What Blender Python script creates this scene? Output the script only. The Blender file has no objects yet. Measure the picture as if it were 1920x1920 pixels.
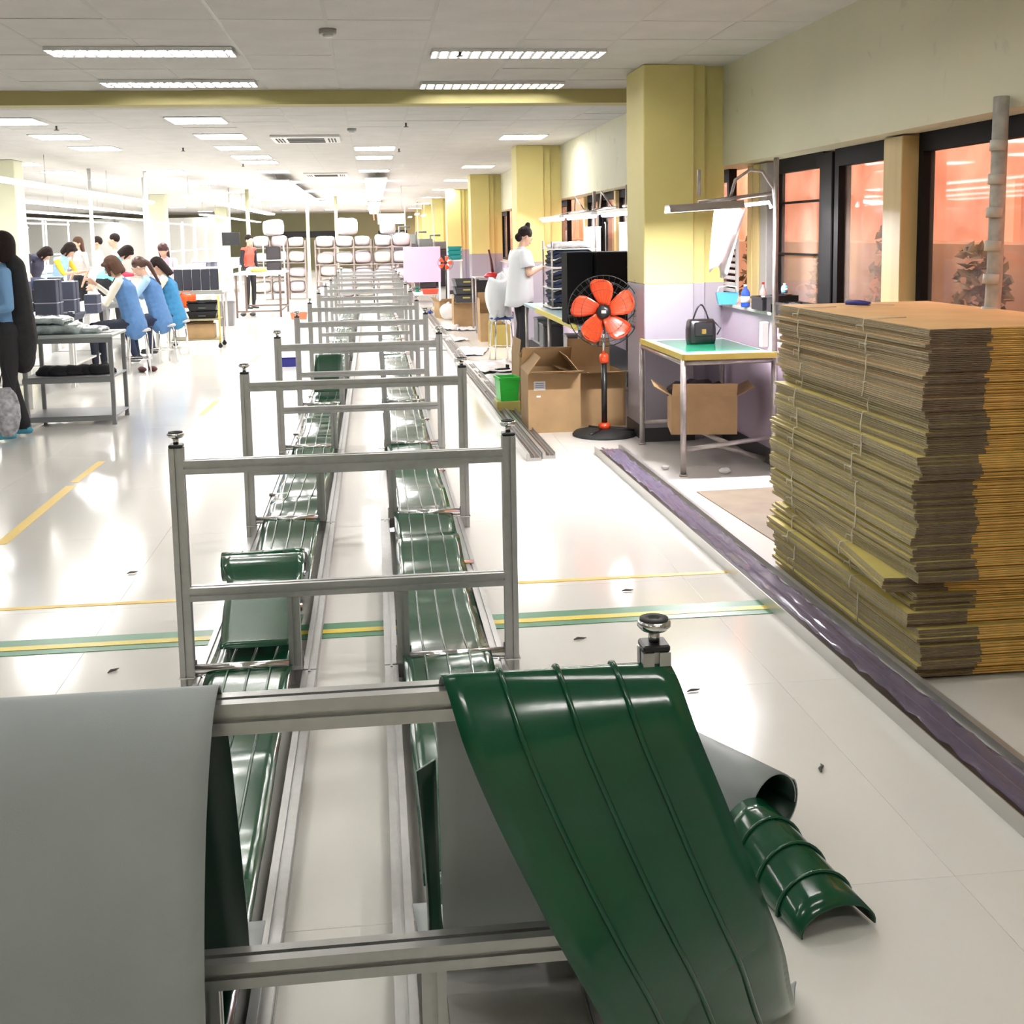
import bpy, bmesh, math, random
import numpy as np
from mathutils import Vector, Matrix, Quaternion, noise
PI = math.pi
R = random.Random(7)
scn = bpy.context.scene
COL = scn.collection

# ------------------------------------------------------------ camera
cam_d = bpy.data.cameras.new('camera')
cam = bpy.data.objects.new('camera', cam_d); COL.objects.link(cam)
PITCH, YAW, ROLL = .1246, .1156, -.0175
F = Vector((math.sin(YAW)*math.cos(PITCH), math.cos(YAW)*math.cos(PITCH), -math.sin(PITCH)))
Rt = Vector((math.cos(YAW), -math.sin(YAW), 0)); Up = Rt.cross(F)
c_, s_ = math.cos(ROLL), math.sin(ROLL)
Rt, Up = c_*Rt + s_*Up, c_*Up - s_*Rt
M = Matrix((Rt, Up, -F)).transposed().to_4x4(); M.translation = (0, 0, 1.5)
cam.matrix_world = M
cam_d.sensor_width = 36; cam_d.lens = 2199.46/1920*36
cam_d.shift_y = (714.33-960)/1920
cam_d.clip_start = .05; cam_d.clip_end = 300
scn.camera = cam

# ------------------------------------------------------------ world, exposure
scn.view_settings.view_transform = 'Standard'; scn.view_settings.look = 'None'
scn.view_settings.gamma = 1; scn.view_settings.use_curve_mapping = False
scn.view_settings.exposure = 1.3
w = bpy.data.worlds.new('dusk_sky'); scn.world = w; w.use_nodes = True
wn = w.node_tree.nodes; wn['Background'].inputs[0].default_value = (1.0, .66, .52, 1)
wn['Background'].inputs[1].default_value = 2.3
cy = scn.cycles
cy.use_denoising = True; cy.max_bounces = 6; cy.diffuse_bounces = 3; cy.glossy_bounces = 2; cy.adaptive_threshold = .015
cy.transmission_bounces = 3; cy.transparent_max_bounces = 6; cy.caustics_reflective = False; cy.caustics_refractive = False
cy.sample_clamp_indirect = 6
PANEL_E, TUBE_E, TROUGH_E = 13.0, 62.0, 9.0

# ------------------------------------------------------------ materials
MATS = {}
def mat(name, col, rough=.5, metal=0, spec=.5, nz=0, nscale=8, bump=0, bscale=40, coat=0, emit=0, alpha=1, sheen=0, col2=None, stretch=None):
    if name in MATS: return MATS[name]
    m = bpy.data.materials.new(name); m.use_nodes = True
    nt = m.node_tree; b = nt.nodes['Principled BSDF']
    b.inputs['Base Color'].default_value = (*col, 1); b.inputs['Roughness'].default_value = rough
    b.inputs['Metallic'].default_value = metal; b.inputs['Specular IOR Level'].default_value = spec
    b.inputs['Coat Weight'].default_value = coat; b.inputs['Coat Roughness'].default_value = .05
    b.inputs['Alpha'].default_value = alpha
    if sheen: b.inputs['Sheen Weight'].default_value = sheen
    if emit:
        b.inputs['Emission Color'].default_value = (*col, 1); b.inputs['Emission Strength'].default_value = emit
    if nz or bump:
        tc = nt.nodes.new('ShaderNodeTexCoord'); mp = nt.nodes.new('ShaderNodeMapping')
        nt.links.new(tc.outputs['Object'], mp.inputs[0])
        if stretch: mp.inputs['Scale'].default_value = stretch
    if nz:
        n = nt.nodes.new('ShaderNodeTexNoise'); n.inputs['Scale'].default_value = nscale; n.inputs['Detail'].default_value = 6
        nt.links.new(mp.outputs[0], n.inputs[0])
        r = nt.nodes.new('ShaderNodeValToRGB'); r.color_ramp.elements[0].position = .3; r.color_ramp.elements[1].position = .7
        c2 = col2 or tuple(min(1, c*(1+nz)) for c in col)
        r.color_ramp.elements[0].color = (*[c*(1-nz) for c in col], 1) if not col2 else (*col, 1)
        r.color_ramp.elements[1].color = (*c2, 1)
        nt.links.new(n.outputs[0], r.inputs[0]); nt.links.new(r.outputs[0], b.inputs['Base Color'])
    if bump:
        n2 = nt.nodes.new('ShaderNodeTexNoise'); n2.inputs['Scale'].default_value = bscale; n2.inputs['Detail'].default_value = 4
        nt.links.new(mp.outputs[0], n2.inputs[0])
        bp = nt.nodes.new('ShaderNodeBump'); bp.inputs['Strength'].default_value = bump; bp.inputs['Distance'].default_value = .01
        nt.links.new(n2.outputs[0], bp.inputs['Height']); nt.links.new(bp.outputs[0], b.inputs['Normal'])
    MATS[name] = m; return m

def emis(name, col, e):
    if name in MATS: return MATS[name]
    m = bpy.data.materials.new(name); m.use_nodes = True; nt = m.node_tree
    nt.nodes.remove(nt.nodes['Principled BSDF'])
    em = nt.nodes.new('ShaderNodeEmission'); em.inputs[0].default_value = (*col, 1); em.inputs[1].default_value = e
    nt.links.new(em.outputs[0], nt.nodes['Material Output'].inputs[0]); MATS[name] = m; return m

def glassy(name, tint, a, rough=.03):
    """tinted see-through sheet: part transparent, part glossy by fresnel"""
    if name in MATS: return MATS[name]
    m = bpy.data.materials.new(name); m.use_nodes = True; nt = m.node_tree
    b = nt.nodes['Principled BSDF']; b.inputs['Base Color'].default_value = (*tint, 1); b.inputs['Roughness'].default_value = rough
    b.inputs['Specular IOR Level'].default_value = .8
    tr = nt.nodes.new('ShaderNodeBsdfTransparent'); mx = nt.nodes.new('ShaderNodeMixShader')
    lw = nt.nodes.new('ShaderNodeLayerWeight'); lw.inputs[0].default_value = .5
    fr = nt.nodes.new('ShaderNodeMath'); fr.operation = 'POWER'; fr.inputs[1].default_value = 3.5; nt.links.new(lw.outputs['Facing'], fr.inputs[0])
    ma = nt.nodes.new('ShaderNodeMath'); ma.operation = 'MULTIPLY_ADD'; ma.inputs[1].default_value = 1-a; ma.inputs[2].default_value = a
    nt.links.new(fr.outputs[0], ma.inputs[0]); nt.links.new(ma.outputs[0], mx.inputs[0])
    nt.links.new(tr.outputs[0], mx.inputs[1]); nt.links.new(b.outputs[0], mx.inputs[2])
    nt.links.new(mx.outputs[0], nt.nodes['Material Output'].inputs[0]); MATS[name] = m; return m

ALU = mat('brushed_aluminium', (.46, .46, .455), .34, .75, nz=.06, nscale=30)
ALUD = mat('shadowed_slot_aluminium', (.20, .20, .20), .5, .6)
CHROME = mat('chrome', (.75, .75, .75), .12, 1)
BLACK = mat('black_plastic', (.012, .012, .013), .35)
RUBBER = mat('black_rubber', (.02, .02, .02), .7)
STEEL = mat('stainless_tube', (.50, .48, .46), .28, .8)
BELT = mat('green_pvc_belt', (.006, .074, .032), .14, coat=.12, nz=.08, nscale=5, bump=.06, bscale=9)
BELTB = mat('grey_belt_backing', (.33, .36, .36), .55, nz=.05, nscale=6, bump=.08, bscale=350)
CARD = mat('kraft_cardboard', (.42, .27, .13), .8, nz=.10, nscale=6)
CARDIN = mat('kraft_inside', (.33, .21, .10), .85, nz=.10, nscale=6)
WHITE = mat('white_paint', (.8, .8, .78), .5)
WHITEM = mat('white_metal', (.78, .78, .76), .35)
PAPER = mat('white_paper', (.82, .82, .80), .7)
PLASTICW = mat('white_film', (.80, .78, .78), .25, nz=.05, bump=.3, bscale=25)
SKIN = mat('skin', (.62, .38, .27), .5)
HAIRB = mat('black_hair', (.016, .010, .009), .7, spec=.15)
HAIRBR = mat('brown_hair', (.085, .045, .03), .7, spec=.15)
DARK = mat('dark_cloth', (.012, .012, .016), .85)
NAVY = mat('navy_cloth', (.02, .03, .07), .85)

# ------------------------------------------------------------ mesh builder
class MB:
    def __init__(s): s.v = []; s.f = []; s.m = []; s.s = []
    def add(s, vs, fs, mi=0, sm=False):
        o = len(s.v); s.v += [tuple(v) for v in vs]
        for f in fs: s.f.append(tuple(i+o for i in f)); s.m.append(mi); s.s.append(sm)
        return s
    def box(s, c, d, mi=0, rz=0, mtx=None, bev=0):
        x, y, z = (k/2 for k in d)
        if bev:
            b = min(bev, x*.9, y*.9, z*.9); vs = []; idx = {}
            for sx in (-1, 1):
                for sy in (-1, 1):
                    for sz in (-1, 1):
                        idx[(sx, sy, sz)] = len(vs)
                        vs += [(sx*x, sy*(y-b), sz*(z-b)), (sx*(x-b), sy*y, sz*(z-b)), (sx*(x-b), sy*(y-b), sz*z)]
            fs = []
            for a in range(3):
                o1, o2 = [(1, 2), (2, 0), (0, 1)][a]
                for sg in (-1, 1):
                    q = []
                    for u, t in ((-1, -1), (1, -1), (1, 1), (-1, 1)):
                        k = [0, 0, 0]; k[a] = sg; k[o1] = u; k[o2] = t; q.append(idx[tuple(k)]+a)
                    fs.append(q if sg > 0 else q[::-1])
                for u in (-1, 1):
                    for t in (-1, 1):
                        k0 = [0, 0, 0]; k0[a] = -1; k0[o1] = u; k0[o2] = t; k1 = list(k0); k1[a] = 1
                        i0, i1 = idx[tuple(k0)], idx[tuple(k1)]
                        q = [i0+o1, i1+o1, i1+o2, i0+o2]; fs.append(q if u*t > 0 else q[::-1])
            for k, i in idx.items():
                q = [i, i+1, i+2]; fs.append(q if k[0]*k[1]*k[2] > 0 else q[::-1])
        else:
            vs = [(-x, -y, -z), (x, -y, -z), (x, y, -z), (-x, y, -z), (-x, -y, z), (x, -y, z), (x, y, z), (-x, y, z)]
            fs = [(0, 3, 2, 1), (4, 5, 6, 7), (0, 1, 5, 4), (1, 2, 6, 5), (2, 3, 7, 6), (3, 0, 4, 7)]
        m = Matrix.Rotation(rz, 3, 'Z') if mtx is None else mtx
        c = Vector(c)
        return s.add([c + m @ Vector(v) for v in vs], fs, mi)
    def ring(s, c, ax, r, n, ref=None, ry=None):
        ax = Vector(ax).normalized()
        ref = Vector(ref) if ref is not None else (Vector((0, 0, 1)) if abs(ax.z) < .9 else Vector((1, 0, 0)))
        u = ax.cross(ref).normalized(); v = ax.cross(u)
        return [Vector(c) + u*r*math.cos(2*PI*i/n) + v*(ry or r)*math.sin(2*PI*i/n) for i in range(n)]
    def loft(s, rings, mi=0, sm=True, caps=True, closed=False):
        n = len(rings[0]); vs = [p for r in rings for p in r]; fs = []
        k = len(rings)
        for j in range(k if closed else k-1):
            a, b = j*n, ((j+1) % k)*n
            for i in range(n): fs.append((a+i, a+(i+1) % n, b+(i+1) % n, b+i))
        s.add(vs, fs, mi, sm)
        if caps and not closed:
            o = len(s.v)-len(vs)
            s.f.append(tuple(o+i for i in range(n))[::-1]); s.m.append(mi); s.s.append(False)
            s.f.append(tuple(o+(k-1)*n+i for i in range(n))); s.m.append(mi); s.s.append(False)
        return s
    def tube(s, pts, r, n=8, mi=0, caps=True):
        pts = [Vector(p) for p in pts]; rings = []; u = None
        for i, p in enumerate(pts):
            t = (pts[min(i+1, len(pts)-1)] - pts[max(i-1, 0)]).normalized()
            if u is None:
                ref = Vector((0, 0, 1)) if abs(t.z) < .9 else Vector((1, 0, 0)); u = t.cross(ref).normalized()
            else:
                u = (u - t*u.dot(t)).normalized()
            v = t.cross(u); rr = r[i] if isinstance(r, (list, tuple)) else r
            rings.append([p + u*rr*math.cos(2*PI*k/n) + v*rr*math.sin(2*PI*k/n) for k in range(n)])
        return s.loft(rings, mi, True, caps)
    def lathe(s, c, prof, n=20, mi=0, sm=True, ax=(0, 0, 1)):
        ax = Vector(ax).normalized(); rings = [s.ring(Vector(c)+ax*h, ax, max(r, 1e-4), n) for r, h in prof]
        return s.loft(rings, mi, sm, True)
    def ball(s, c, r, n=12, mi=0, mtx=None):
        r = (r, r, r) if not isinstance(r, (tuple, list)) else r
        rings = []
        for j in range(1, n//2):
            a = PI*j/(n//2)
            ri = [Vector((math.sin(a)*math.cos(2*PI*i/n)*r[0], math.sin(a)*math.sin(2*PI*i/n)*r[1], -math.cos(a)*r[2])) for i in range(n)]
            rings.append([Vector(c) + (mtx @ p if mtx else p) for p in ri])
        return s.loft(rings, mi, True, True)
    def sheet(s, grid, th=.004, mi=0, mb=None, sm=True):
        """grid[j][i] of points -> closed thin slab, top material mi, bottom material mb"""
        mb = mi if mb is None else mb
        J, I = len(grid), len(grid[0]); P = [[Vector(p) for p in r] for r in grid]; bot = []
        for j in range(J):
            row = []
            for i in range(I):
                du = P[j][min(i+1, I-1)]-P[j][max(i-1, 0)]; dv = P[min(j+1, J-1)][i]-P[max(j-1, 0)][i]
                nn = du.cross(dv); nn = nn.normalized() if nn.length > 1e-9 else Vector((0, 0, 1)); row.append(P[j][i]-nn*th)
            bot.append(row)
        vs = [p for r in P for p in r]+[p for r in bot for p in r]; o = I*J
        s.add(vs, [(j*I+i, j*I+i+1, (j+1)*I+i+1, (j+1)*I+i) for j in range(J-1) for i in range(I-1)], mi, sm)
        k = len(s.v)-len(vs)
        def q(a, m): s.f.append(tuple(k+x for x in a)); s.m.append(m); s.s.append(sm)
        for j in range(J-1):
            for i in range(I-1): q((o+j*I+i, o+(j+1)*I+i, o+(j+1)*I+i+1, o+j*I+i+1), mb)
        for i in range(I-1):
            q((i, o+i, o+i+1, i+1), mi); e = (J-1)*I+i; q((e+1, o+e+1, o+e, e), mi)
        for j in range(J-1):
            q(((j+1)*I, o+(j+1)*I, o+j*I, j*I), mi); e = j*I+I-1; q((e, o+e, o+e+I, e+I), mi)
        return s
    def extrude(s, poly, p0, p1, ref=(0, 0, 1), mi=0):
        """extrude a 2d polygon (u, v) from p0 to p1; v follows ref"""
        p0, p1 = Vector(p0), Vector(p1); t = (p1-p0).normalized(); r = Vector(ref)
        if abs(t.dot(r)) > .95: r = Vector((0, 1, 0))
        u = t.cross(r).normalized(); v = u.cross(t)
        return s.loft([[p + u*a + v*b for a, b in poly] for p in (p0, p1)], mi, False, True)
    def mesh(s, name, mats):
        me = bpy.data.meshes.new(name); me.from_pydata([tuple(v) for v in s.v], [], s.f)
        for m in (mats if isinstance(mats, (list, tuple)) else [mats]): me.materials.append(m)
        me.polygons.foreach_set('material_index', s.m); me.polygons.foreach_set('use_smooth', s.s); me.update(); return me
    def build(s, name, mats, parent=None, **k): return put(name, s.mesh(name, mats), parent, **k)

def put(name, me, parent=None, loc=(0, 0, 0), rz=0, label=None, cat=None, group=None, kind=None, rot=None):
    o = bpy.data.objects.new(name, me); COL.objects.link(o); o.location = loc
    o.rotation_euler = rot if rot else (0, 0, rz)
    if parent: o.parent = parent
    if label: o['label'] = label
    if cat: o['category'] = cat
    if group: o['group'] = group
    if kind: o['kind'] = kind
    return o
def thing(name, label, cat, loc=(0, 0, 0), rz=0, group=None, rot=None): return put(name, None, None, loc, rz, label, cat, group, rot=rot)
def copy_tree(o, parent=None):
    c = o.copy(); COL.objects.link(c); c.parent = parent
    for ch in o.children: copy_tree(ch, c)
    return c
def dup(o, loc, rz=None, label=None, group=None):
    c = copy_tree(o); c.location = loc
    if rz is not None: c.rotation_euler = (0, 0, rz)
    if label: c['label'] = label
    if group: c['group'] = group
    return c

def profile(w=.045, g=.009, d=.007):
    h = w/2; q = g/2
    return [(-h, -h), (-q, -h), (-q, -h+d), (q, -h+d), (q, -h), (h, -h), (h, -q), (h-d, -q), (h-d, q), (h, q), (h, h),
            (q, h), (q, h-d), (-q, h-d), (-q, h), (-h, h), (-h, q), (-h+d, q), (-h+d, -q), (-h, -q)]
PR = profile()

# ------------------------------------------------------------ room shell
CZ = 2.65; WX = 2.5; Y0, Y1 = -2.0, 58.0; LX = -16.0
FLOORM = mat('glossy_cream_floor', (.86, .84, .79), .13, nz=.03, nscale=1.1, spec=.55, bump=.012, bscale=3)
GROUT = mat('floor_joint', (.78, .76, .71), .25)
fl = MB().box(((LX+WX+.3)/2, (Y0+Y1)/2, -.06), (WX+.3-LX, Y1-Y0, .10)).build('floor', GROUT, kind='structure')
tm = MB().box((0, 0, -.003), (1.1990, 1.1990, .006), bev=.0005).mesh('floor_tile', FLOORM)
TY0 = 8.43-1.2*9
k = 0
for j in range(24):
    for i in range(10):
        x = 2.03-1.2*i; y = TY0+1.2*j+.6
        if i == 0: pass
        put('floor_tile', tm, fl, (x-.13+.0, y, 0))
# beyond the tiles that can be told apart: one joined field
mb = MB(); ye = TY0+24*1.2; xl = 2.03-1.2*9.5-.13
for j in range(27):
    for i in range(16): mb.box((2.5-.6-1.2*i+.0-.0, ye+.6+1.2*j, -.003), (1.196, 1.196, .006))
for j in range(24):
    for i in range(5): mb.box((xl-.6-1.2*i, TY0+1.2*j+.6, -.003), (1.196, 1.196, .006))
mb.build('distant_floor_tiles', FLOORM, fl, kind='stuff')

CT = mat('mineral_ceiling_tile', (.60, .585, .56), .9, nz=.05, nscale=3, bump=.25, bscale=120)
CTB = mat('ceiling_grid_bar', (.50, .50, .47), .5)
ce = MB().box(((LX+WX+.3)/2, (Y0+Y1)/2, CZ+.10), (WX+.3-LX, Y1-Y0, .10)).build('ceiling', CTB, kind='structure')
ct = MB().box((0, 0, .008), (.562, .612, .016), bev=.004).mesh('ceiling_tile', CT)
GX, GY = .57, .62; gx0 = -.21+.57*4+.285; gy0 = 5.595
for j in range(12):
    for i in range(15):
        put('ceiling_tile', ct, ce, (gx0-GX*i, gy0+GY*j, CZ+R.uniform(-.0015, .003)), rot=(R.uniform(-.003, .003), R.uniform(-.003, .003), 0))
mb = MB()
for j in range(-12, 84):
    for i in range(32):
        if 0 <= j < 12 and i < 15: continue
        mb.box((gx0-GX*i, gy0+GY*j, CZ+.008), (.562, .612, .016))
mb.build('distant_ceiling_tiles', CT, ce, kind='stuff')
mb = MB()
for i in range(33): mb.box((gx0+GX/2-GX*i, (Y0+Y1)/2, CZ+.006), (.022, Y1-Y0, .012))
for j in range(-12, 85): mb.box(((LX+WX)/2, gy0-GY/2+GY*j, CZ+.0062), (WX-LX, .022, .012))
mb.build('ceiling_grid', CTB, ce)

CREAM = mat('cream_wall_paint', (.70, .68, .50), .65, nz=.05, nscale=1.5)
YEL = mat('yellow_pillar_paint', (.66, .57, .22), .55, nz=.04, nscale=2)
LILAC = mat('lilac_dado_paint', (.62, .50, .62), .5, nz=.04, nscale=2)
GREYD = mat('grey_lilac_dado', (.36, .33, .38), .5)
OLIVE = mat('olive_wall_paint', (.36, .37, .22), .7)
SILL = .965; WT = 1.955
def scuffed(name, base, dark, thr):
    m = mat(name, base, .6, nz=.04, nscale=1.2); nt = m.node_tree; b = nt.nodes['Principled BSDF']
    src = b.inputs['Base Color'].links[0].from_socket
    tc = nt.nodes.new('ShaderNodeTexCoord'); n = nt.nodes.new('ShaderNodeTexNoise'); n.inputs['Scale'].default_value = 2.6; n.inputs['Detail'].default_value = 8
    n.inputs['Distortion'].default_value = 1.8
    nt.links.new(tc.outputs['Object'], n.inputs[0]); r = nt.nodes.new('ShaderNodeValToRGB')
    r.color_ramp.elements[0].position = thr; r.color_ramp.elements[1].position = thr+.08
    nt.links.new(n.outputs[0], r.inputs[0]); mx = nt.nodes.new('ShaderNodeMixRGB'); mx.inputs[2].default_value = (*dark, 1)
    ml = nt.nodes.new('ShaderNodeMath'); ml.operation = 'MULTIPLY'; ml.inputs[1].default_value = .35
    nt.links.new(r.outputs[0], ml.inputs[0]); nt.links.new(ml.outputs[0], mx.inputs[0]); nt.links.new(src, mx.inputs[1]); nt.links.new(mx.outputs[0], b.inputs['Base Color'])
    return m
CREAMS = scuffed('scuffed_cream_paint', (.70, .68, .50), (.45, .42, .33), .62)
mb = MB()
mb.box((WX+.15, (Y0+Y1)/2, (WT+CZ+.1)/2), (.30, Y1-Y0, CZ+.1-WT), 0)
mb.box((WX+.15, (Y0+Y1)/2, SILL/2), (.30, Y1-Y0, SILL), 1)
mb.box((WX+.24, (-2.3+3.58)/2, (SILL+WT)/2), (.12, 3.58+2.3, WT-SILL), 0)  # unseen infill added to keep pink outdoor light out of the room
mb.build('wall_right', [CREAMS, LILAC], kind='structure')
MB().box((WX+.14, (Y0+Y1)/2, SILL+.012), (.34, Y1-Y0, .024)).build('trim_1', mat('sill_stone', (.62, .60, .56), .4), kind='structure')
MB().box((WX-.006, (Y0+Y1)/2, .05), (.012, Y1-Y0, .10)).build('baseboard_right', mat('dark_skirting', (.05, .045, .05), .5), kind='structure')
mb = MB(); mb.box(((LX+WX)/2, Y1+.1, CZ/2), (WX-LX+.6, .2, CZ+.2), 0); mb.box((1.0, Y1-.01, 1.6), (1.4, .06, .35), 1); mb.box((-3.2, Y1-.01, 1.65), (3, .06, .3), 1)
mb.build('wall_far', [OLIVE, BLACK], kind='structure')
MB().box(((LX-6.2)/2, Y1-8, 1.2), (-6.2-LX, .1, 2.4), bev=.01).build('whiteout_partition', mat('white_wall', (.82, .82, .78), .6), kind='structure')  # added white screen so the far left reads as blown-out glare
MB().box((LX-.1, (Y0+Y1)/2, CZ/2), (.2, Y1-Y0, CZ+.2)).build('wall_left', mat('white_wall', (.82, .82, .78), .6), kind='structure')
MB().box(((LX+WX)/2, Y0-.1, CZ/2), (WX-LX+.6, .2, CZ+.2)).build('wall_rear', CREAM, kind='structure')
MB().box(((LX+2.5)/2, 9.66, 2.60), (2.5-LX, .22, .115)).build('trim_2', mat('beam_olive_paint', (.46, .41, .17), .6), kind='structure')

# pillars every 7.3 m along the right wall
PY = [0.85+7.3*i for i in range(8)]
for i, y in enumerate(PY):
    mb = MB(); D = 1.13
    for (z0, z1, m) in ((D, CZ, 0), (0, D, 1)):
        zc, zh = (z0+z1)/2, z1-z0
        mb.box((2.08, y+.28, zc), (.36, .56, zh), m, bev=.006)
        mb.box((2.30, y+.30, zc), (.10, .50, zh), m)
        mb.box((2.43, y+.33, zc), (.16, .44, zh), m)
    mb.box((2.08, y+.28, .05), (.375, .575, .10), 2)
    put('wall_pillar', mb.mesh('wall_pillar', [YEL, GREYD, MATS['dark_skirting']]), kind='structure')
# left pillars between the work lines
for y in (17.5, 31, 44):
    MB().box((-5.15 if y < 20 else -5.4, y, CZ/2), (.45, .45, CZ), bev=.01).build('aisle_pillar', mat('pale_pillar_paint', (.72, .72, .52), .55), kind='structure')

# windows of each bay
FRAME = mat('dark_window_frame', (.008, .008, .009), .6, spec=.1)
TAN = mat('tan_wood_post', (.58, .44, .20), .5, nz=.08, nscale=12, stretch=(1, 1, .1))
GLASS = glassy('window_glass', (.30, .22, .18), .12)
LOUV = mat('louver_grey', (.45, .47, .48), .4)
WPX = WX+.20
def window(n, ya, yb, bars=(), frame=.045, z0=SILL+.024, z1=WT):
    o = put('window_%d' % n, None, None, kind='structure')
    f = MB(); yc = (ya+yb)/2
    f.box((WPX, ya+frame/2, (z0+z1)/2), (.06, frame, z1-z0)); f.box((WPX, yb-frame/2, (z0+z1)/2), (.06, frame, z1-z0))
    f.box((WPX, yc, z1-frame/2-.02), (.06, yb-ya-2*frame, frame+.04)); f.box((WPX, yc, z0+frame/2), (.06, yb-ya-2*frame, frame))
    f.build('window_frame', FRAME, o)
    for b in bars: MB().box((WPX, yc, b), (.03, yb-ya-2*frame, .014)).build('glazing_bar', FRAME, o)
    MB().box((WPX+.01, yc, (z0+z1)/2), (.006, yb-ya-2*frame, z1-z0-2*frame)).build('glass_pane', GLASS, o)
    return o
window(1, 3.6, 5.56, frame=.05)
window(2, 5.80, 6.62, frame=.06)
window(3, 6.80, 7.66, bars=(1.34, 1.67), frame=.05)
MB().box((WPX+.02, 6.71, (SILL+WT)/2), (.12, .15, WT-SILL-.02), bev=.006).build('trim_3', FRAME, kind='structure')
MB().box((WPX-.04, 5.68, (SILL+WT)/2), (.14, .21, WT-SILL-.02), bev=.004).build('trim_4', TAN, kind='structure')
for j, (y, wdt) in enumerate(((7.76, .14), (7.92, .12), (8.05, .10))):
    MB().box((WPX-.02, y, (SILL+WT)/2), (.10, wdt, WT-SILL-.02), bev=.004).build('trim_%d' % (5+j), [mat('grey_post', (.36, .34, .33), .5), TAN, TAN][j], kind='structure')
window(4, 8.66, 9.10, frame=.05)
wl = window(5, 9.10, 9.50, frame=.03)
n = 6
for b, pyy in enumerate(PY[1:7]):
    ya = pyy+.62+ (1.1 if b == 0 else 0); yb = pyy+7.25
    m = int((yb-ya)/.95)
    for q in range(m):
        if b < 3 or q % 2 == 0:
            window(n, ya+q*.95, ya+q*.95+.86, bars=(1.67,) if q % 2 else (), frame=.045); n += 1
        if b < 3: MB().box((WPX-.02, ya+q*.95+.905, (SILL+WT)/2), (.10, .09, WT-SILL-.02)).build('trim_%d' % (20+n), FRAME if q % 2 else TAN, kind='structure')
# a louver shutter in the narrow window behind the lamp
lo = thing('louver_shutter', 'narrow grey louver shutter standing in the window behind the lamp table', 'shutter', (WX+.10, 8.45, SILL+.024))
for k in range(9): MB().box((0, 0, .03+k*.045), (.012, .44, .026), mtx=Matrix.Rotation(.5, 3, 'Y')).build('slat', LOUV, lo)
MB().box((0, -.22, .22), (.02, .02, .46)).box((0, .22, .22), (.02, .02, .46)).build('frame', LOUV, lo)

# outside: hard ground, a pink orange facade and shrubs seen through the glass
MB().box((6, 20, -.15), (6.4, 60, .1)).build('outside_ground', mat('outside_paving', (.35, .30, .27), .9), kind='structure')
OB = mat('terracotta_facade', (.56, .22, .13), .8, nz=.25, nscale=2.2, col2=(.80, .46, .34))
ob = MB().box((5.2, 20, 2.4), (.2, 60, 5.0)).build('outside_facade', OB, kind='structure')
MB().box((5.0, 20, .62), (.2, 60, 1.5), bev=.02).build('facade_plinth', mat('brown_plinth', (.30, .16, .09), .8, nz=.4, nscale=2.5, col2=(.42, .26, .16)), ob)
for q in range(10):
    MB().box((5.07, -1+q*3.3, .9), (.06, .14, 1.9)).build('facade_post', mat('facade_post', (.75, .45, .30), .7), ob)
LEAF = mat('dusky_leaf', (.13, .10, .05), .7)
for q, (y, h, rr) in enumerate(((3.9, 1.15, .5), (5.0, 1.45, .45), (6.4, 1.2, .5), (7.6, 1.35, .5), (8.8, 1.1, .5), (2.9, 1.0, .4), (10.5, 1.3, .5))):
    s = thing('shrub', ['squat dusky shrub', 'tall pointed dusky shrub', 'round dusky shrub', 'wide dusky shrub', 'low dusky shrub', 'small dusky shrub', 'ragged dusky shrub'][q]+' outside the glass, %s along the facade' % ['second', 'third', 'fourth', 'fifth', 'sixth', 'first', 'seventh'][q], 'shrub', (4.5, y*1.25+.3, -.1), group='shrubs along the facade outside')
    mb = MB()
    for k in range(420):
        a = R.uniform(0, 2*PI); t = R.random(); rad = rr*math.sqrt(R.random())*(1.15-t*.8)
        p = Vector((rad*math.cos(a)*.6, rad*math.sin(a), .25+t*h)); q1 = Quaternion(Vector((R.uniform(-1, 1), R.uniform(-1, 1), R.uniform(-1, 1))).normalized(), R.uniform(0, 6))
        mb.add([p+q1 @ Vector(v) for v in ((0, -.06, 0), (.035, 0, .01), (0, .06, 0), (-.035, 0, .01))], [(0, 1, 2), (0, 2, 3)])
    mb.build('foliage', LEAF, s); MB().tube([(0, 0, 0), (.03, .02, .5), (0, 0, h)], [.03, .02, .01], 6).build('stem', mat('bark', (.12, .08, .05), .9), s)

# ------------------------------------------------------------ floor markings
TG = mat('green_floor_paint', (.03, .22, .09), .3); TYL = mat('yellow_floor_paint', (.85, .66, .03), .3)
TO = mat('orange_yellow_tape', (.88, .62, .12), .4)
g = thing('aisle_stripe', 'green floor stripe with a bright yellow centre line crossing the aisle', 'floor marking', (0, 4.405, 0))
MB().box((-2.9, 0, .0012), (10.6, .17, .0020)).build('green_band', TG, g)
MB().box((-2.9, -.012, .0030), (10.6, .045, .0014)).build('yellow_line', TYL, g)
MB().box((-2.9, 4.9, .001), (10.6, .035, .0016)).build('thin_tape_stripe', TO, label='thin orange yellow tape line parallel to the green stripe, one tile beyond it', cat='floor marking')
for q, (y0, y1, wd) in enumerate(((6.0, 7.4, .06), (7.5, 8.2, .05), (10.2, 11.1, .05), (14.6, 15.6, .06))):
    x = -1.9 if q < 2 else -1.5
    MB().box((0, 0, .001), (wd, y1-y0, .0016)).build('worn_tape_stripe', TO, loc=(x, (y0+y1)/2, 0), rz=-.02 if q else .0, label=['longest worn yellow tape line on the left aisle floor, by the front frame', 'short worn yellow tape dash just beyond the longest one', 'worn yellow tape dash left of the third and fourth frames', 'farthest worn yellow tape dash, near the stools'][q], cat='floor marking', group='worn tape lines of the left aisle')

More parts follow.
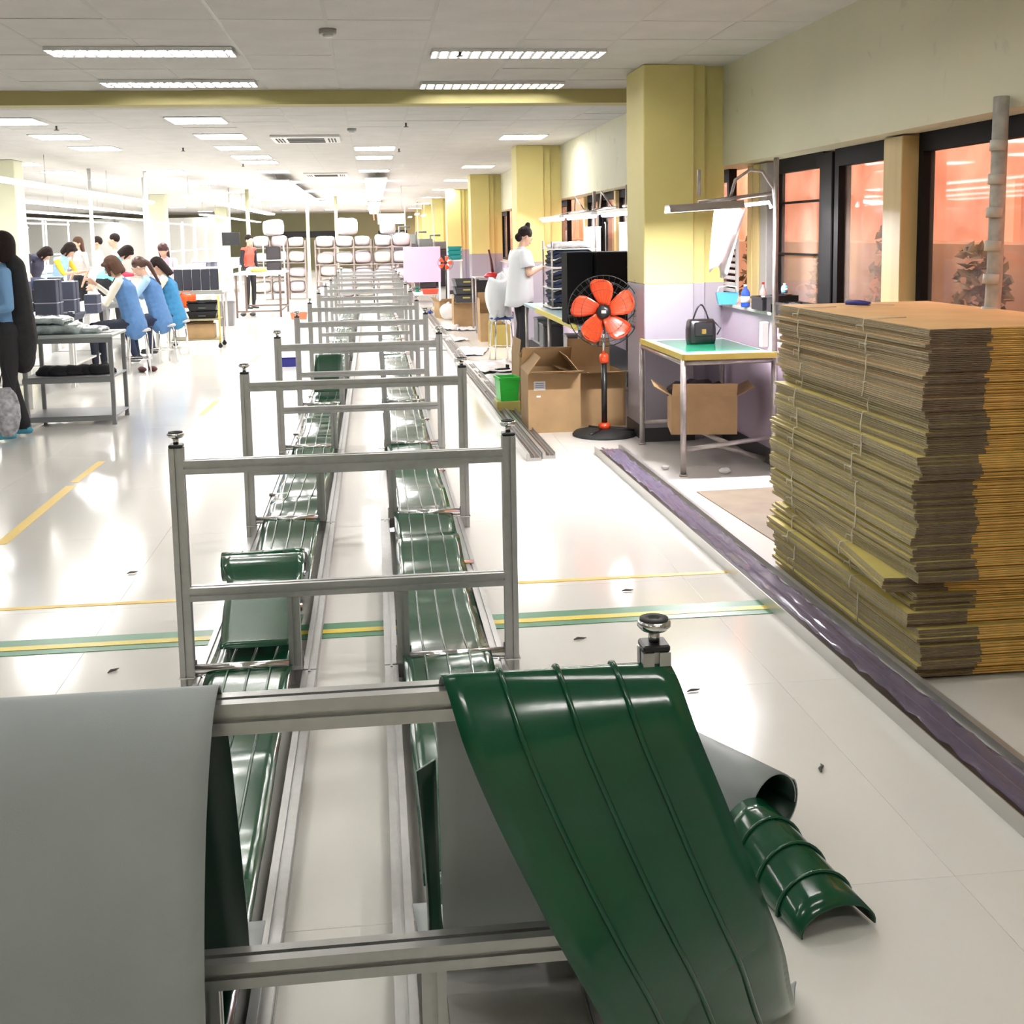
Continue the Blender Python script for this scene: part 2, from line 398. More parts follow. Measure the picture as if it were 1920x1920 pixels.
# ------------------------------------------------------------ ceiling lights
TUBE = emis('lit_tube', (1, .98, .93), TUBE_E); DIFF = emis('lit_panel', (1, .975, .94), PANEL_E); TR = emis('lit_trough', (1, .985, .97), TROUGH_E)
REFL = mat('bright_reflector', (.85, .86, .86), .2, .6)
lt = thing('louver_light', '', 'ceiling light', (0, 0, CZ))
MB().box((0, 0, -.002), (1.10, .27, .004)).box((0, -.131, -.011), (1.10, .006, .022)).box((0, .131, -.011), (1.10, .006, .022)).box((-.547, 0, -.011), (.006, .25, .022)).box((.547, 0, -.011), (.006, .25, .022)).build('housing', REFL, lt)
for s in (-1, 1): MB().tube([(-.53, s*.06, -.010), (.53, s*.06, -.010)], .006, 8).build('tube', TUBE, lt)
SLT = mat('louver_slat_metal', (.30, .31, .32), .35, .5)
for k in range(16): MB().box((-.50+.0667*k, 0, -.014), (.018, .250, .018), mtx=Matrix.Rotation(.5, 3, 'Y')).build('louver_slat', SLT, lt)
LL = [(-1.355, 7.55, 'louvered twin tube light at the left, first row'), (-1.365, 9.05, 'louvered twin tube light at the left, just before the beam'),
      (.955, 7.6, 'louvered twin tube light at the right, first row'), (.95, 9.2, 'louvered twin tube light at the right, just before the beam')]
for q, (x, y, lb) in enumerate(LL):
    o = lt if q == 0 else dup(lt, (x, y, CZ)); o.location = (x, y, CZ); o['label'] = lb+' on the ceiling'; o['group'] = 'louvered lights before the beam'
for q, (x, y) in enumerate([(x, y) for y in (5.2, 3.4, 1.6, -.2) for x in (-1.36, .95)]+[(-3.66, y) for y in (7.55, 5.2, 2.9)]):
    o = dup(lt, (x, y, CZ)); o['label'] = 'louvered twin tube light over the near end, %s row from the front, %s column' % (['first','second','third','fourth'][min(3,int((5.3-y)/1.8))] if x>-3 else {7.55:'beam side', 5.2:'second', 2.9:'near'}[y], 'right' if x>0 else 'middle' if x>-3 else 'left'); o['group'] = 'louvered lights above the near end'
pl = thing('panel_light', '', 'ceiling light', (0, 0, CZ))
MB().box((0, 0, -.005), (.54, .60, .010), bev=.003).build('frame', WHITEM, pl)
MB().box((0, 0, -.011), (.50, .56, .006)).build('diffuser', DIFF, pl)
PLS = [(-1.65, y, 'left column beside the air vent', i) for i, y in enumerate((11.85, 13.7, 15.4, 17.1, 18.3, 20.8))]
PLS += [(-3.37, y, 'second column from the conveyor', i) for i, y in enumerate((11.85, 13.6, 15.3, 20.4))]
PLS += [(-5.1, y, 'third column from the conveyor', i) for i, y in enumerate((15.3, 18.2, 20.5, 23))]
PLS += [(.07, y, 'column above the conveyor', i) for i, y in enumerate((15.7, 17.5, 21.0))]
PLS += [(1.82, y, 'column beside the wall pillars', i) for i, y in enumerate((14.1, 20.1))]
PLS += [(.07, 12.3, '', 9)][:0]
ORD = ['first', 'second', 'third', 'fourth', 'fifth', 'sixth']
for q, (x, y, t, i) in enumerate(PLS):
    o = pl if q == 0 else dup(pl, (x, y, CZ)); o.location = (x, y, CZ)
    o['label'] = 'square panel light, %s past the beam in the %s' % (ORD[i], t); o['group'] = 'square panel lights in the ceiling'
for x, y in [(x, y) for x in (-1.65, .07, 1.82, -3.4, -6.8) for y in (25, 30, 36, 43, 50)]:
    o = dup(pl, (x, y, CZ)); o['label'] = 'distant panel light in the far ceiling, %s of the %s column' % ({25:'first',30:'second',36:'third',43:'fourth',50:'last'}[y], {-1.65:'centre left', .07:'conveyor', 1.82:'wall side', -3.4:'left', -6.8:'far left'}[x]); o['group'] = 'distant panel lights'
# hanging troughs over the work lines
def trough(x, y0, y1, z, label, group, wd=.22):
    o = thing('hanging_light_trough', label, 'hanging light', (x, (y0+y1)/2, z), group=group)
    L = y1-y0
    MB().box((0, 0, .05), (wd, L, .03), bev=.004).build('housing', WHITEM, o)
    MB().box((0, 0, .024), (wd*.8, L-.05, .022)).build('tube_row', TR, o)
    for k in range(max(2, int(L/3)+1)):
        yy = -L/2+.15+k*(L-.3)/max(1, int(L/3)); MB().tube([(0, yy, .06), (0, yy, CZ-z)], .004, 5).build('hanger_wire', STEEL, o)
    return o
TRG = [(.10, 21.8, 34, 2.50, 'wide bright light trough hanging straight above the far end of the conveyor', .42), (.10, 35, 52, 2.46, 'second trough in line beyond the conveyor, near the far wall', .40),
       (-1.7, 21.8, 38, 2.48, 'long light trough left of the one above the conveyor', .48), (-3.3, 22, 40, 2.25, 'long light trough over the table with the yellow bag', .26),
       (-4.3, 12.6, 24, 2.2, 'nearest long trough crossing the white far left of the ceiling', .16), (-6.2, 16, 34, 2.2, 'long trough one line farther left than the nearest one', .2),
       (-8.2, 19, 44, 2.2, 'long trough above the third work line from the left', .2), (-10.4, 24, 50, 2.2, 'long trough near the left wall', .2), (-5, 36, 54, 2.2, 'far trough starting behind the white bundles', .2)]
for a in TRG: trough(*a[:4], a[4], 'light troughs over the work lines', a[5])
for q, (x, y) in enumerate(((1.55, 40), (1.5, 46), (1.9, 43))):
    trough(x, y, y+1.4, 2.2, ['short hanging tube light near the far pillars', 'short hanging tube light closest to the far wall', 'short hanging tube light touching the pillar row'][q], 'short tube lights by the far pillars', .14)

# ceiling fittings
VG = mat('vent_dark', (.06, .06, .055), .6)
ac = thing('ceiling_cassette', 'ceiling air cassette with dark slots and white end grilles, nearer one', 'air conditioner', (-.72, 14.05, CZ), group='air cassettes')
MB().box((0, 0, -.015), (.78, .85, .03), bev=.006).build('housing', WHITEM, ac)
for k in range(3): MB().box((0, -.22+.22*k, -.032), (.42, .10, .012)).build('dark_slot', VG, ac)
for s in (-1, 1):
    for k in range(3): MB().box((s*(.26+.035*k), 0, -.032), (.016, .5, .010)).build('grille_slat', VG, ac)
dup(ac, (-.8, 22.0, CZ), label='ceiling air cassette with dark slots and white end grilles, farther one')
sm = thing('smoke_detector', 'round white smoke detector on the ceiling above the conveyor, near the frame top', 'smoke detector', (-.21, 6.8, CZ), group='smoke detectors')
MB().lathe((0, 0, 0), [(.05, 0), (.05, -.02), (.045, -.028)], 18).build('base', mat('detector_grey', (.35, .35, .33), .5), sm); MB().lathe((0, 0, -.028), [(.03, 0), (.028, -.015), (.01, -.02)], 14).build('sensor_head', WHITEM, sm)
dup(sm, (-.18, 12.9, CZ), label='small round smoke detector beyond the beam, beside the air cassette')
sp = thing('ceiling_sprinkler', '', 'sprinkler', (0, 0, CZ), group='sprinklers')
MB().tube([(0, 0, 0), (0, 0, -.035)], .010, 8).build('pipe', VG, sp); MB().lathe((0, 0, -.036), [(.008, 0), (.026, -.004), (.026, -.008)], 10).build('deflector', VG, sp)
for q, (x, y, t) in enumerate(((.58, 7.5, 'in front of the right louvered light'), (-3.1, 12.4, 'at the upper left past the beam'), (-2.33, 15.4, 'between the two left panel columns'), (.38, 12.3, 'right of the smoke detector past the beam'), (.39, 15.9, 'beside the first panel above the conveyor'), (-1.95, 18.8, 'beside the left panel column, farther on'))):
    o = sp if q == 0 else dup(sp, (x, y, CZ)); o.location = (x, y, CZ); o['label'] = 'small dark ceiling sprinkler '+t; o['category'] = 'sprinkler'
# ------------------------------------------------------------ the upside-down conveyor frame
CX0, CX1, CI0, CI1 = -.655, .432, -.300, .062
FY = [3.863+2.07*(i-1) for i in range(12)]; NF = 12
cv = thing('twin_lane_conveyor', 'long aluminium twin lane conveyor lying upside down, levelling feet in the air', 'conveyor', (0, 0, 0))
PO = profile(.045)
def pm(L, ref, name='post'):
    return None
post_m = MB().extrude(PO, (0, 0, 0), (0, 0, .83), (0, 1, 0)).mesh('post', ALU)
ft = MB(); ft.box((0, 0, .006), (.044, .044, .012), 1, bev=.003); ft.tube([(0, 0, .012), (0, 0, .032)], .009, 10, 0)
ft.lathe((0, 0, .030), [(.012, 0), (.022, .003), (.027, .009), (.027, .015), (.024, .019)], 22, 0); ft.lathe((0, 0, .047), [(.023, 0), (.023, .005), (.010, .005), (.008, .002)], 22, 2)
foot_m = ft.mesh('levelling_foot', [CHROME, BLACK, RUBBER])
LW = CX1-CX0
bar_m = MB().extrude(profile(.045), (CX0+.0225, 0, 0), (CX1-.0225, 0, 0)).mesh('crossbar', ALU)
big = MB().extrude(profile(.05, .010, .008), (CX0+.0225, 0, 0), (CX1-.0225, 0, 0)).mesh('crossbar', ALU)
inner_m = MB().extrude(profile(.04), (0, 0, .0), (0, 0, .30), (0, 1, 0)).mesh('inner_post', ALU)
rail_m = MB().extrude(profile(.045, .008), (0, -1.03, 0), (0, 1.03, 0)).mesh('side_rail', ALU)
lane_l = MB().tube([(CX0+.03, 0, 0), (CI0-.02, 0, 0)], .017, 14).mesh('roller', CHROME)
lane_r = MB().tube([(CI1+.02, 0, 0), (CX1-.03, 0, 0)], .017, 14).mesh('roller', CHROME)
brk = MB().box((0, 0, .02), (.052, .07, .004)).box((0, .03, .035), (.052, .004, .05), bev=.001); brk.tube([(0, .035, .045), (0, .042, .045)], .007, 6)
brk_m = brk.mesh('corner_bracket', CHROME)
for i, y in enumerate(FY[:NF]):
    for s, x in ((0, CX0), (1, CX1)):
        p = put('post', post_m, cv, (x, y, .0))
        put('levelling_foot', foot_m, p, (0, 0, .83))
        put('corner_bracket', brk_m, p, (0, 0, .04))
    put('crossbar', big if i == 0 else bar_m, cv, (0, y, .765)); put('crossbar', bar_m, cv, (0, y, .339))
    for x in (CI0, CI1):
        p = put('inner_post', inner_m, cv, (x, y, .015)); put('corner_bracket', brk_m, p, (0, 0, .035))
    for k, dy in enumerate((-.03,)):
        put('roller', lane_l, cv, (0, y+dy, .088)); put('roller', lane_r, cv, (0, y+dy, .088))
    if i < NF-1:
        for x in (CX0+.045, CI0+.043, CI1-.043, CX1-.045): put('side_rail', rail_m, cv, (x, y+1.035, .032))
        if i > 0:
            put('roller', lane_l, cv, (0, y+.7, .05)); put('roller', lane_r, cv, (0, y+1.2, .05))

# ------------------------------------------------------------ belts
def cat(pts, n):
    """catmull-rom through points"""
    P = [Vector(p) for p in pts]; P = [P[0]*2-P[1]]+P+[P[-1]*2-P[-2]]; out = []
    for i in range(1, len(P)-2):
        for k in range(n):
            t = k/n; a, b, c, d = P[i-1:i+3]
            out.append(.5*((2*b)+(c-a)*t+(2*a-5*b+4*c-d)*t*t+(3*b-a-3*c+d)*t**3))
    out.append(P[-2]); return out
def belt_sheet(path_l, path_r, nw=8, th=.004, top=0, bot=1, sag=0):
    g = []
    for a, b in zip(path_l, path_r):
        g.append([a.lerp(b, k/nw) for k in range(nw+1)])
    return MB().sheet(g, th, top, bot)
def ribs(path_l, path_r, parent, fr=(.25, .5, .75), r=.004, off=.003):
    for f in fr:
        pts = [a.lerp(b, f) for a, b in zip(path_l, path_r)]; up = []
        for i, p in enumerate(pts):
            t = (pts[min(i+1, len(pts)-1)]-pts[max(i-1, 0)]); wv = path_r[i]-path_l[i]
            n = wv.cross(t).normalized(); up.append(p+n*off)
        MB().tube(up, r, 6).build('rib', BELT, parent)

def lane(x0, x1, y0, y1, seed, bumps=()):
    rr = random.Random(seed); n = int((y1-y0)/.06); ph = [rr.uniform(0, 6) for _ in range(6)]
    L, Rr = [], []
    for i in range(n+1):
        y = y0+(y1-y0)*i/n; d = abs(((y-FY[1]+.03+1.035) % 2.07)-1.035)
        z = .070+.020*math.exp(-(d/.14)**2)
        z += .0045*math.sin(y*5.1+ph[0])+.0028*math.sin(y*11.3+ph[1])+.0015*math.sin(y*23+ph[2])
        for (yb, hb, wb) in bumps: z += hb*.45*math.exp(-((y-yb)/(wb*1.3))**2)
        tl = .006*math.sin(y*5+ph[3])
        L.append(Vector((x0+.006*math.sin(y*1.7+ph[4]), y, max(z+tl, .03)))); Rr.append(Vector((x1+.006*math.sin(y*1.7+ph[4]), y, max(z-tl, .03))))
    return L, Rr
lx0, lx1, rx0, rx1 = CX0+.072, CI0-.004, CI1+.000, CX1-.072
# right lane belt
rb = thing('conveyor_belt', 'glossy green ribbed belt of the right lane, draped green side out over the front crossbar', 'belt')
L, Rr = lane(rx0, rx1, 2.45, 24.2, 3, ((5.35, .05, .12), (7.2, .03, .1), (9.0, .05, .08), (10.3, .05, .07), (12.4, .05, .1), (4.55, .02, .08), (14.6, .05, .1), (17, .05, .1)))
belt_sheet(L, Rr).build('lane_belt', [BELT, BELTB], rb); ribs(L, Rr, rb)
# drape, from behind the bar, over it, down to the floor at the front right
lp = cat([(.10, 2.45, .10), (.095, 2.12, .10), (.085, 1.93, .33), (.080, 1.842, .68), (.084, 1.80, .800), (.092, 1.752, .802), (.118, 1.708, .715), (.165, 1.672, .600), (.228, 1.64, .475), (.30, 1.63, .33), (.37, 1.66, .17), (.43, 1.75, .06), (.50, 1.90, .012)], 7)
rp = cat([(.43, 2.45, .10), (.44, 2.12, .10), (.452, 1.93, .33), (.455, 1.842, .68), (.452, 1.80, .800), (.458, 1.752, .802), (.482, 1.712, .715), (.528, 1.69, .600), (.585, 1.70, .450), (.640, 1.74, .31), (.69, 1.84, .17), (.74, 1.96, .06), (.79, 2.08, .012)], 7)
for i in range(30, len(lp)):
    lp[i] = lp[i]+Vector((0, .007*math.sin(i*.38+.5), .003*math.sin(i*.31))); rp[i] = rp[i]+Vector((0, .007*math.sin(i*.38+1.9), .003*math.sin(i*.31+1)))
belt_sheet(rp, lp, 12).build('draped_belt', [BELT, BELTB], rb, )
for f in (.25, .5, .75):
    pts = [a.lerp(b, f) for a, b in zip(lp, rp)]; up = []
    for i, p in enumerate(pts):
        t = pts[min(i+1, len(pts)-1)]-pts[max(i-1, 0)]; wv = rp[i]-lp[i]; n = t.cross(wv).normalized(); up.append(p+n*.002)
    MB().tube(up, .0048, 8).build('rib', BELT, rb)
# loop behind the drape: inner fold in belt green darkened to paint its shade, with a pale outer strip
a1 = cat([(.045, 1.90, .60), (.055, 1.94, .42), (.06, 2.0, .25), (.055, 2.12, .12), (.04, 2.35, .09)], 6)
b1 = cat([(.078, 1.90, .62), (.080, 1.97, .42), (.085, 2.04, .25), (.10, 2.16, .12), (.12, 2.35, .09)], 6)
belt_sheet(a1, b1, 4).build('inner_fold', [BELTB, mat('shaded_belt_green', (.006, .03, .018), .4)], rb)
# rolled end resting on the floor
def roll(name, p0, p1, r, turns=1.15, start=0, mats=(BELT, BELTB), parent=rb, flip=False, nr=36, rib=True, r1=None):
    p0, p1 = Vector(p0), Vector(p1); ax = (p1-p0).normalized(); u = ax.cross(Vector((0, 0, 1))).normalized(); v = u.cross(ax); g = []
    n = int(nr*turns)
    for i in range(n+1):
        a = start+2*PI*turns*i/n; rad = r*(1-.10*i/n); d = u*math.cos(a)+v*math.sin(a)
        row = [p0.lerp(p1, k/6)+d*rad*(1+((r1 or r)/r-1)*k/6) for k in range(7)]; g.append(row)
    if flip: g = g[::-1]
    o = MB().sheet(g, .004, 0, 1).build(name, list(mats), parent)
    if rib:
        for f in (.25, .5, .75):
            c = p0.lerp(p1, f); pts = []
            for i in range(int(nr*.98)+1):
                a = start+2*PI*i/nr; pts.append(c+(u*math.cos(a)+v*math.sin(a))*(r*(1-.10*i/n)+.002))
            MB().tube(pts, .0042, 6).build('rib', mats[0], o)
    return o
DG = mat('shaded_belt_green', (.006, .03, .018), .4)  # belt green with shade painted in, for the insides of the curls
g = []; ax0, ax1 = Vector((.870, 2.62, 0)), Vector((.945, 2.25, 0)); sd = Vector((.98, .2, 0)).normalized()
for i in range(19):
    a = -.25+(PI+.35)*i/18; g.append([ax0.lerp(ax1, k/8)+sd*(-.088*math.cos(a))*(1+.06*k/8)+Vector((0, 0, max(.006, .012+(.118-.064*(k/8)**1.5)*math.sin(a)))) for k in range(9)])
ro = MB().sheet(g, .004, 0, 1).build('rolled_end', [BELT, DG], rb)
for f in (.24, .49, .74): MB().tube([r[0].lerp(r[-1], f)+(r[0].lerp(r[-1], 0)*0+(r[int(f*8+.5)]-ax0.lerp(ax1, f)).normalized()*.003)+(r[int(f*8+.5)]-r[0].lerp(r[-1], f)) for r in g], .0042, 6).build('rib', BELT, ro)
roll('curled_tube', (.66, 3.20, .088), (.945, 2.66, .088), .085, 1.12, start=2.6, mats=(BELTB, mat('shaded_belt_green', (.006, .03, .018), .4)), flip=False, rib=False)

# left lane belt
lb = thing('conveyor_belt', 'green ribbed belt of the left lane, its grey backing draped over the front crossbar', 'belt')
L, Rr = lane(lx0, lx1, 1.95, 4.42, 5, ()); belt_sheet(L, Rr).build('lane_belt', [BELT, BELTB], lb); ribs(L, Rr, lb)
L, Rr = lane(lx0, lx1, 4.75, 24.2, 8, ((6.3, .04, .12), (7.3, .05, .07), (8.35, .05, .06), (9.3, .05, .06), (13, .05, .1), (15, .05, .1), (18, .05, .1)))
belt_sheet(L, Rr).build('lane_belt', [BELT, BELTB], lb); ribs(L, Rr, lb)
# raised fold between the first two frames
al = cat([(-.56, 3.95, .115), (-.585, 4.25, .150), (-.60, 4.50, .185), (-.63, 4.62, .225), (-.645, 4.72, .232), (-.65, 4.80, .19), (-.645, 4.82, .13), (-.62, 4.78, .09), (-.6, 4.9, .085)], 6)
bl = cat([(-.31, 3.95, .115), (-.31, 4.25, .150), (-.31, 4.50, .185), (-.31, 4.62, .225), (-.31, 4.72, .232), (-.305, 4.80, .19), (-.305, 4.82, .13), (-.31, 4.78, .09), (-.31, 4.9, .085)], 6)
belt_sheet(al, bl, 8).build('raised_fold', [BELT, BELTB], lb)
roll('rolled_fold', (-.648, 4.76, .172), (-.318, 4.76, .178), .058, 1.1, start=.3, flip=True, parent=lb, mats=(BELT, BELT))
# small upright fold farther on
al = cat([(-.57, 10.75, .10), (-.57, 10.85, .22), (-.565, 10.92, .36), (-.56, 11.0, .42), (-.56, 11.12, .36), (-.56, 11.3, .12)], 6)
bl = cat([(-.315, 10.75, .10), (-.315, 10.85, .22), (-.315, 10.92, .36), (-.315, 11.0, .42), (-.315, 11.12, .36), (-.315, 11.3, .12)], 6)
belt_sheet(al, bl, 6).build('raised_fold', [mat('dark_green_belt', (.006, .05, .022), .3), BELTB], lb)
# grey drape over the front bar
al = cat([(-.60, 2.30, .11), (-.62, 2.05, .14), (-.622, 1.93, .35), (-.624, 1.86, .66), (-.624, 1.815, .795), (-.624, 1.765, .808), (-.628, 1.70, .755), (-.632, 1.645, .63), (-.636, 1.60, .45), (-.64, 1.60, .25), (-.64, 1.66, .05)], 7)
bl = cat([(-.262, 2.30, .11), (-.262, 2.05, .14), (-.250, 1.93, .35), (-.254, 1.86, .66), (-.258, 1.815, .795), (-.259, 1.765, .808), (-.262, 1.70, .755), (-.268, 1.645, .63), (-.272, 1.60, .45), (-.275, 1.60, .25), (-.275, 1.66, .05)], 7)
belt_sheet(bl, al, 8).build('draped_backing', [BELTB, mat('shaded_belt_green', (.006, .03, .018), .4)], lb)  # rear face is the green side, its shade put into the colour

# ------------------------------------------------------------ loose aluminium channels on the floor
FILM = glassy('purple_film', (.24, .20, .30), .30, .12)
def channel(name, p0, p1, wd, label, film=False, h=.05, group=None):
    p0, p1 = Vector(p0), Vector(p1); L = (p1-p0).length; a = math.atan2(p1.x-p0.x, p1.y-p0.y)
    o = thing(name, label, 'aluminium profile', ((p0.x+p1.x)/2, (p0.y+p1.y)/2, 0), -a, group)
    t = .004; hw = wd/2
    poly = [(-hw, 0), (hw, 0), (hw, h), (hw-t, h), (hw-t, t+.018), (t/2+.006, t+.018), (t/2+.006, h-.012), (-t/2+.006, h-.012), (-t/2+.006, t+.018), (-hw+.022, t+.018), (-hw+.022, h), (-hw, h)]
    MB().extrude(poly, (0, -L/2, 0), (0, L/2, 0)).build('profile', mat('milky_aluminium', (.55, .54, .52), .3, .6), o)
    MB().box((.012, 0, .0235), (wd-.042, L-.01, .002)).build('brown_lining', mat('brown_protective_lining', (.10, .075, .06), .45, nz=.35, nscale=14), o)
    if film:
        g = []; rr = random.Random(4); n = 90
        for j in range(n+1):
            y = -L/2+.12+(L-.24)*j/n
            g.append([(-.055+.11*i/7+.02, y, .052+rr.uniform(-.008, .012)) for i in range(8)])
        MB().sheet(g, .0008).build('crumpled_film', FILM, o)
    return o
channel('aluminium_channel', (1.56, 7.80, 0), (1.66, 1.6, 0), .19, 'long aluminium channel with crumpled purple film, running past the foot of the carton stack', True)
channel('aluminium_channel', (1.02, 7.60, 0), (.955, 13.4, 0), .10, 'aluminium channel with two dark open ends beside the cardboard boxes', False, .05, 'channels by the boxes')
channel('aluminium_channel', (1.13, 7.66, 0), (1.06, 13.4, 0), .09, 'second aluminium channel lying along the right side of the double one near the boxes', False, .045, 'channels by the boxes')
channel('aluminium_channel', (1.00, 13.8, 0), (1.0, 24.0, 0), .16, 'far aluminium channel strewn with scraps, ending near the orange fan', False, .05)

# ------------------------------------------------------------ stack of tied carton bundles
EDGE = mat('corrugated_edge', (.40, .34, .22), .85, nz=.22, nscale=60, stretch=(1, 1, 6), bump=.3, bscale=160)
EDGEB = mat('brown_folded_edge', (.19, .135, .09), .85, nz=.2, nscale=30)
EDGEY = mat('golden_folded_edge', (.86, .49, .12), .75, nz=.15, nscale=20)
TOPM = mat('golden_kraft_face', (.80, .53, .24), .7, nz=.08, nscale=5)
TOPG = mat('olive_kraft_face', (.62, .52, .15), .7, nz=.08, nscale=5)
TWINE = mat('white_twine', (.72, .66, .52), .8)
SX0, SX1, SY0, SY1 = 1.745, 2.43, 3.56, 4.95
zs = [0.012, .052, .183, .234, .291, .341, .412, .49, .585, .68, .76, .839, .895, .949, 1.048, 1.126, 1.174]
def carton_mesh(th, topm):
    """two folded layers: left part dark brown toward the front, the rest golden; corrugated left edge"""
    mb = MB(); g = th*.12; h = (th-g*2)/2; W, Ln = SX1-SX0, SY1-SY0
    for k in range(2):
        z = g/2+k*(h+g); xs = .21
        def slab(x0, x1, y0, y1, z0, z1, fm, lm):
            v = [(x0, y0, z0), (x1, y0, z0), (x1, y1, z0), (x0, y1, z0), (x0, y0, z1), (x1, y0, z1), (x1, y1, z1), (x0, y1, z1)]
            for f, m in (((0, 3, 2, 1), 3), ((4, 5, 6, 7), 3), ((0, 1, 5, 4), fm), ((1, 2, 6, 5), 0), ((2, 3, 7, 6), 0), ((3, 0, 4, 7), lm)): mb.add(v, [f], m)
        slab(0, xs, 0, Ln, z, z+h, 1, 0); slab(xs, W, .004*(k+1), Ln, z, z+h, 2, 0)
    return mb.mesh('carton', [EDGE, EDGEB, EDGEY, topm])
NAMES = ['lowest', 'second lowest', 'third from the floor', 'fourth from the floor', 'fifth from the floor', 'sixth from the floor', 'seventh from the floor', 'eighth from the floor', 'middle',
         'eighth from the top', 'seventh from the top', 'sixth from the top', 'fifth from the top', 'fourth from the top', 'third from the top', 'second from the top', 'topmost']
meshes = {}
for b in range(len(zs)-1):
    z0, z1 = zs[b], zs[b+1]; dx, dy, rz = R.uniform(-.020, .020), R.uniform(-.018, .022), R.uniform(-.018, .018)
    if b == 3: dx, dy, rz = .0, .035, .0
    if b == 2: rz = .0; dx = -.03
    if b == 4: rz = -.10; dx, dy = -.085, .07
    nm = NAMES[b] if b < 9 else NAMES[17-(16-b)] if False else ''
    k = len(zs)-1-b
    pos = {1: 'topmost bundle', 2: 'second bundle from the top', 3: 'third bundle from the top', 4: 'fourth bundle from the top', 5: 'fifth bundle from the top', 6: 'sixth bundle from the top', 7: 'seventh bundle from the top', 8: 'eighth bundle from the top'}.get(k) or \
        ['lowest bundle', 'second bundle from the floor', 'third bundle from the floor', 'fourth bundle from the floor', 'skewed fifth from the floor', 'sixth bundle from the floor', 'seventh bundle from the floor', 'eighth bundle from the floor'][b]
    o = thing('carton_bundle', 'twine tied bundle of flat brown cartons, '+pos+' in the tall stack', 'cartons', (SX0+dx, SY0+dy, z0), rz, 'carton bundles of the tall stack')
    n = max(3, round((z1-z0)/.0125)); th = (z1-z0)/n; key = (round(th, 5), b in (0, 1, 2, 3, 4))
    me = carton_mesh(th, TOPG if b < 12 else TOPM)
    for q in range(n): put('carton', me, o, (R.uniform(-.011, .011), R.uniform(-.008, .008), q*th), rot=(0, 0, R.uniform(-.004, .004)))
    H = z1-z0
    for yy in (.46+R.uniform(-.03, .03), 1.10+R.uniform(-.03, .03)):
        if b < 1: continue
        MB().tube([(.16, yy+.02, H+.001), (-.009, yy, H*.98), (-.012, yy+R.uniform(-.012, .012), H*.5), (-.010, yy+R.uniform(-.01, .01), H*.04)], .0028, 5).build('twine', TWINE, o)
        if R.random() < .6: MB().tube([(-.013, yy, H*.5), (-.03, yy+.015, H*.55), (-.024, yy+.03, H*.3)], .0022, 5).ball((-.014, yy, H*.5), .006, 6).build('knot', TWINE, o)
pen = thing('packing_knife', 'blue handled tool lying on top of the carton stack near its left corner', 'tool', (2.02, 4.72, 1.176), -.9)
MB().tube([(-.06, 0, .012), (0, 0, .013), (.05, 0, .010)], [.010, .012, .008], 8).build('handle', mat('deep_blue_plastic', (.03, .04, .30), .3), pen)
MB().box((.10, 0, .008), (.11, .014, .004)).build('blade', CHROME, pen)
MB().box((0, 0, .003), (.62, 1.5, .006)).build('flattened_cardboard', mat('worn_floor_cardboard', (.27, .21, .15), .6, nz=.15, nscale=6), loc=(2.17, 5.75, 0), rz=.06, label='flattened brown cardboard lying on the floor behind the carton stack', cat='cardboard')
# leaning wrapped pole by the right window
lp_ = thing('leaning_pole', 'thick grey white wrapped pole leaning against the right window behind the cartons', 'pole', (2.36, 4.43, 0), 0)
MB().tube([(0, -.08, 0), (.05, -.04, .7), (.085, -.02, 1.3), (.10, 0, 2.0)], [.034, .033, .030, .030], 12).build('pole', mat('grey_wrap', (.50, .47, .42), .8, nz=.2, nscale=20), lp_)
for k in range(9): MB().tube([(.052+.04*k/9, -.035+.03*k/9, .75+.13*k), (.055+.04*k/9, -.035+.03*k/9, .79+.13*k)], .0325, 12).build('tape_band', mat('pale_tape', (.6, .58, .52), .5), lp_)
# ------------------------------------------------------------ lamp table by the wall
TUBEM = mat('worn_steel_tube', (.42, .38, .36), .35, .6, nz=.15, nscale=20)
MAT_G = mat('green_table_mat', (.02, .22, .12), .18, coat=.3)
YEDGE = mat('yellow_edge_tape', (.70, .55, .12), .4)
tb = thing('lamp_table', 'small tube framed table with a green mat and tall lamp post beside the pillar', 'table', (1.86, 6.92, 0))
W_, D_ = .58, 1.14
MB().box((W_/2, D_/2, .735), (W_, D_, .022), bev=.003).build('table_top', mat('pale_laminate', (.66, .66, .66), .25), tb)
MB().box((W_/2+.02, D_/2+.05, .748), (W_-.10, D_-.35, .004)).build('green_mat', MAT_G, tb)
MB().box((-.006, D_/2, .738), (.016, D_, .036)).box((W_/2, -.006, .738), (W_, .016, .036)).build('edge_strip', YEDGE, tb)
for x, y in ((0, .02), (W_, .04), (0.0, D_), (W_, D_)): 
    MB().tube([(x, y, 0), (x, y, .725)], .019, 12).tube([(x, y, 0), (x, y, .012)], .026, 12).build('leg', TUBEM, tb)
MB().tube([(W_, .04, .72), (W_, .04, 1.93)], .016, 10).build('lamp_post', TUBEM, tb)
for a, b in (((0, .02, .70), (W_, .04, .70)), ((0, .02, .70), (0, D_, .70)), ((W_, .04, .22), (0, .03, .16)), ((W_/2, .03, .19), (W_/2-.05, D_, .16)), ((0, D_, .16), (W_, D_, .16)), ((0.28, .35, .13), (.60, 0.25, .04))):
    MB().tube([a, b], .015, 10).build('brace', TUBEM, tb)
MB().box((.55, .15, .85), (.05, .04, .16), bev=.006).build('switch_box', WHITEM, tb)
lampf = thing('task_lamp', 'bright white tube lamp with a grey reflector on the post of the small table', 'lamp', (1.86, 6.98, 0))
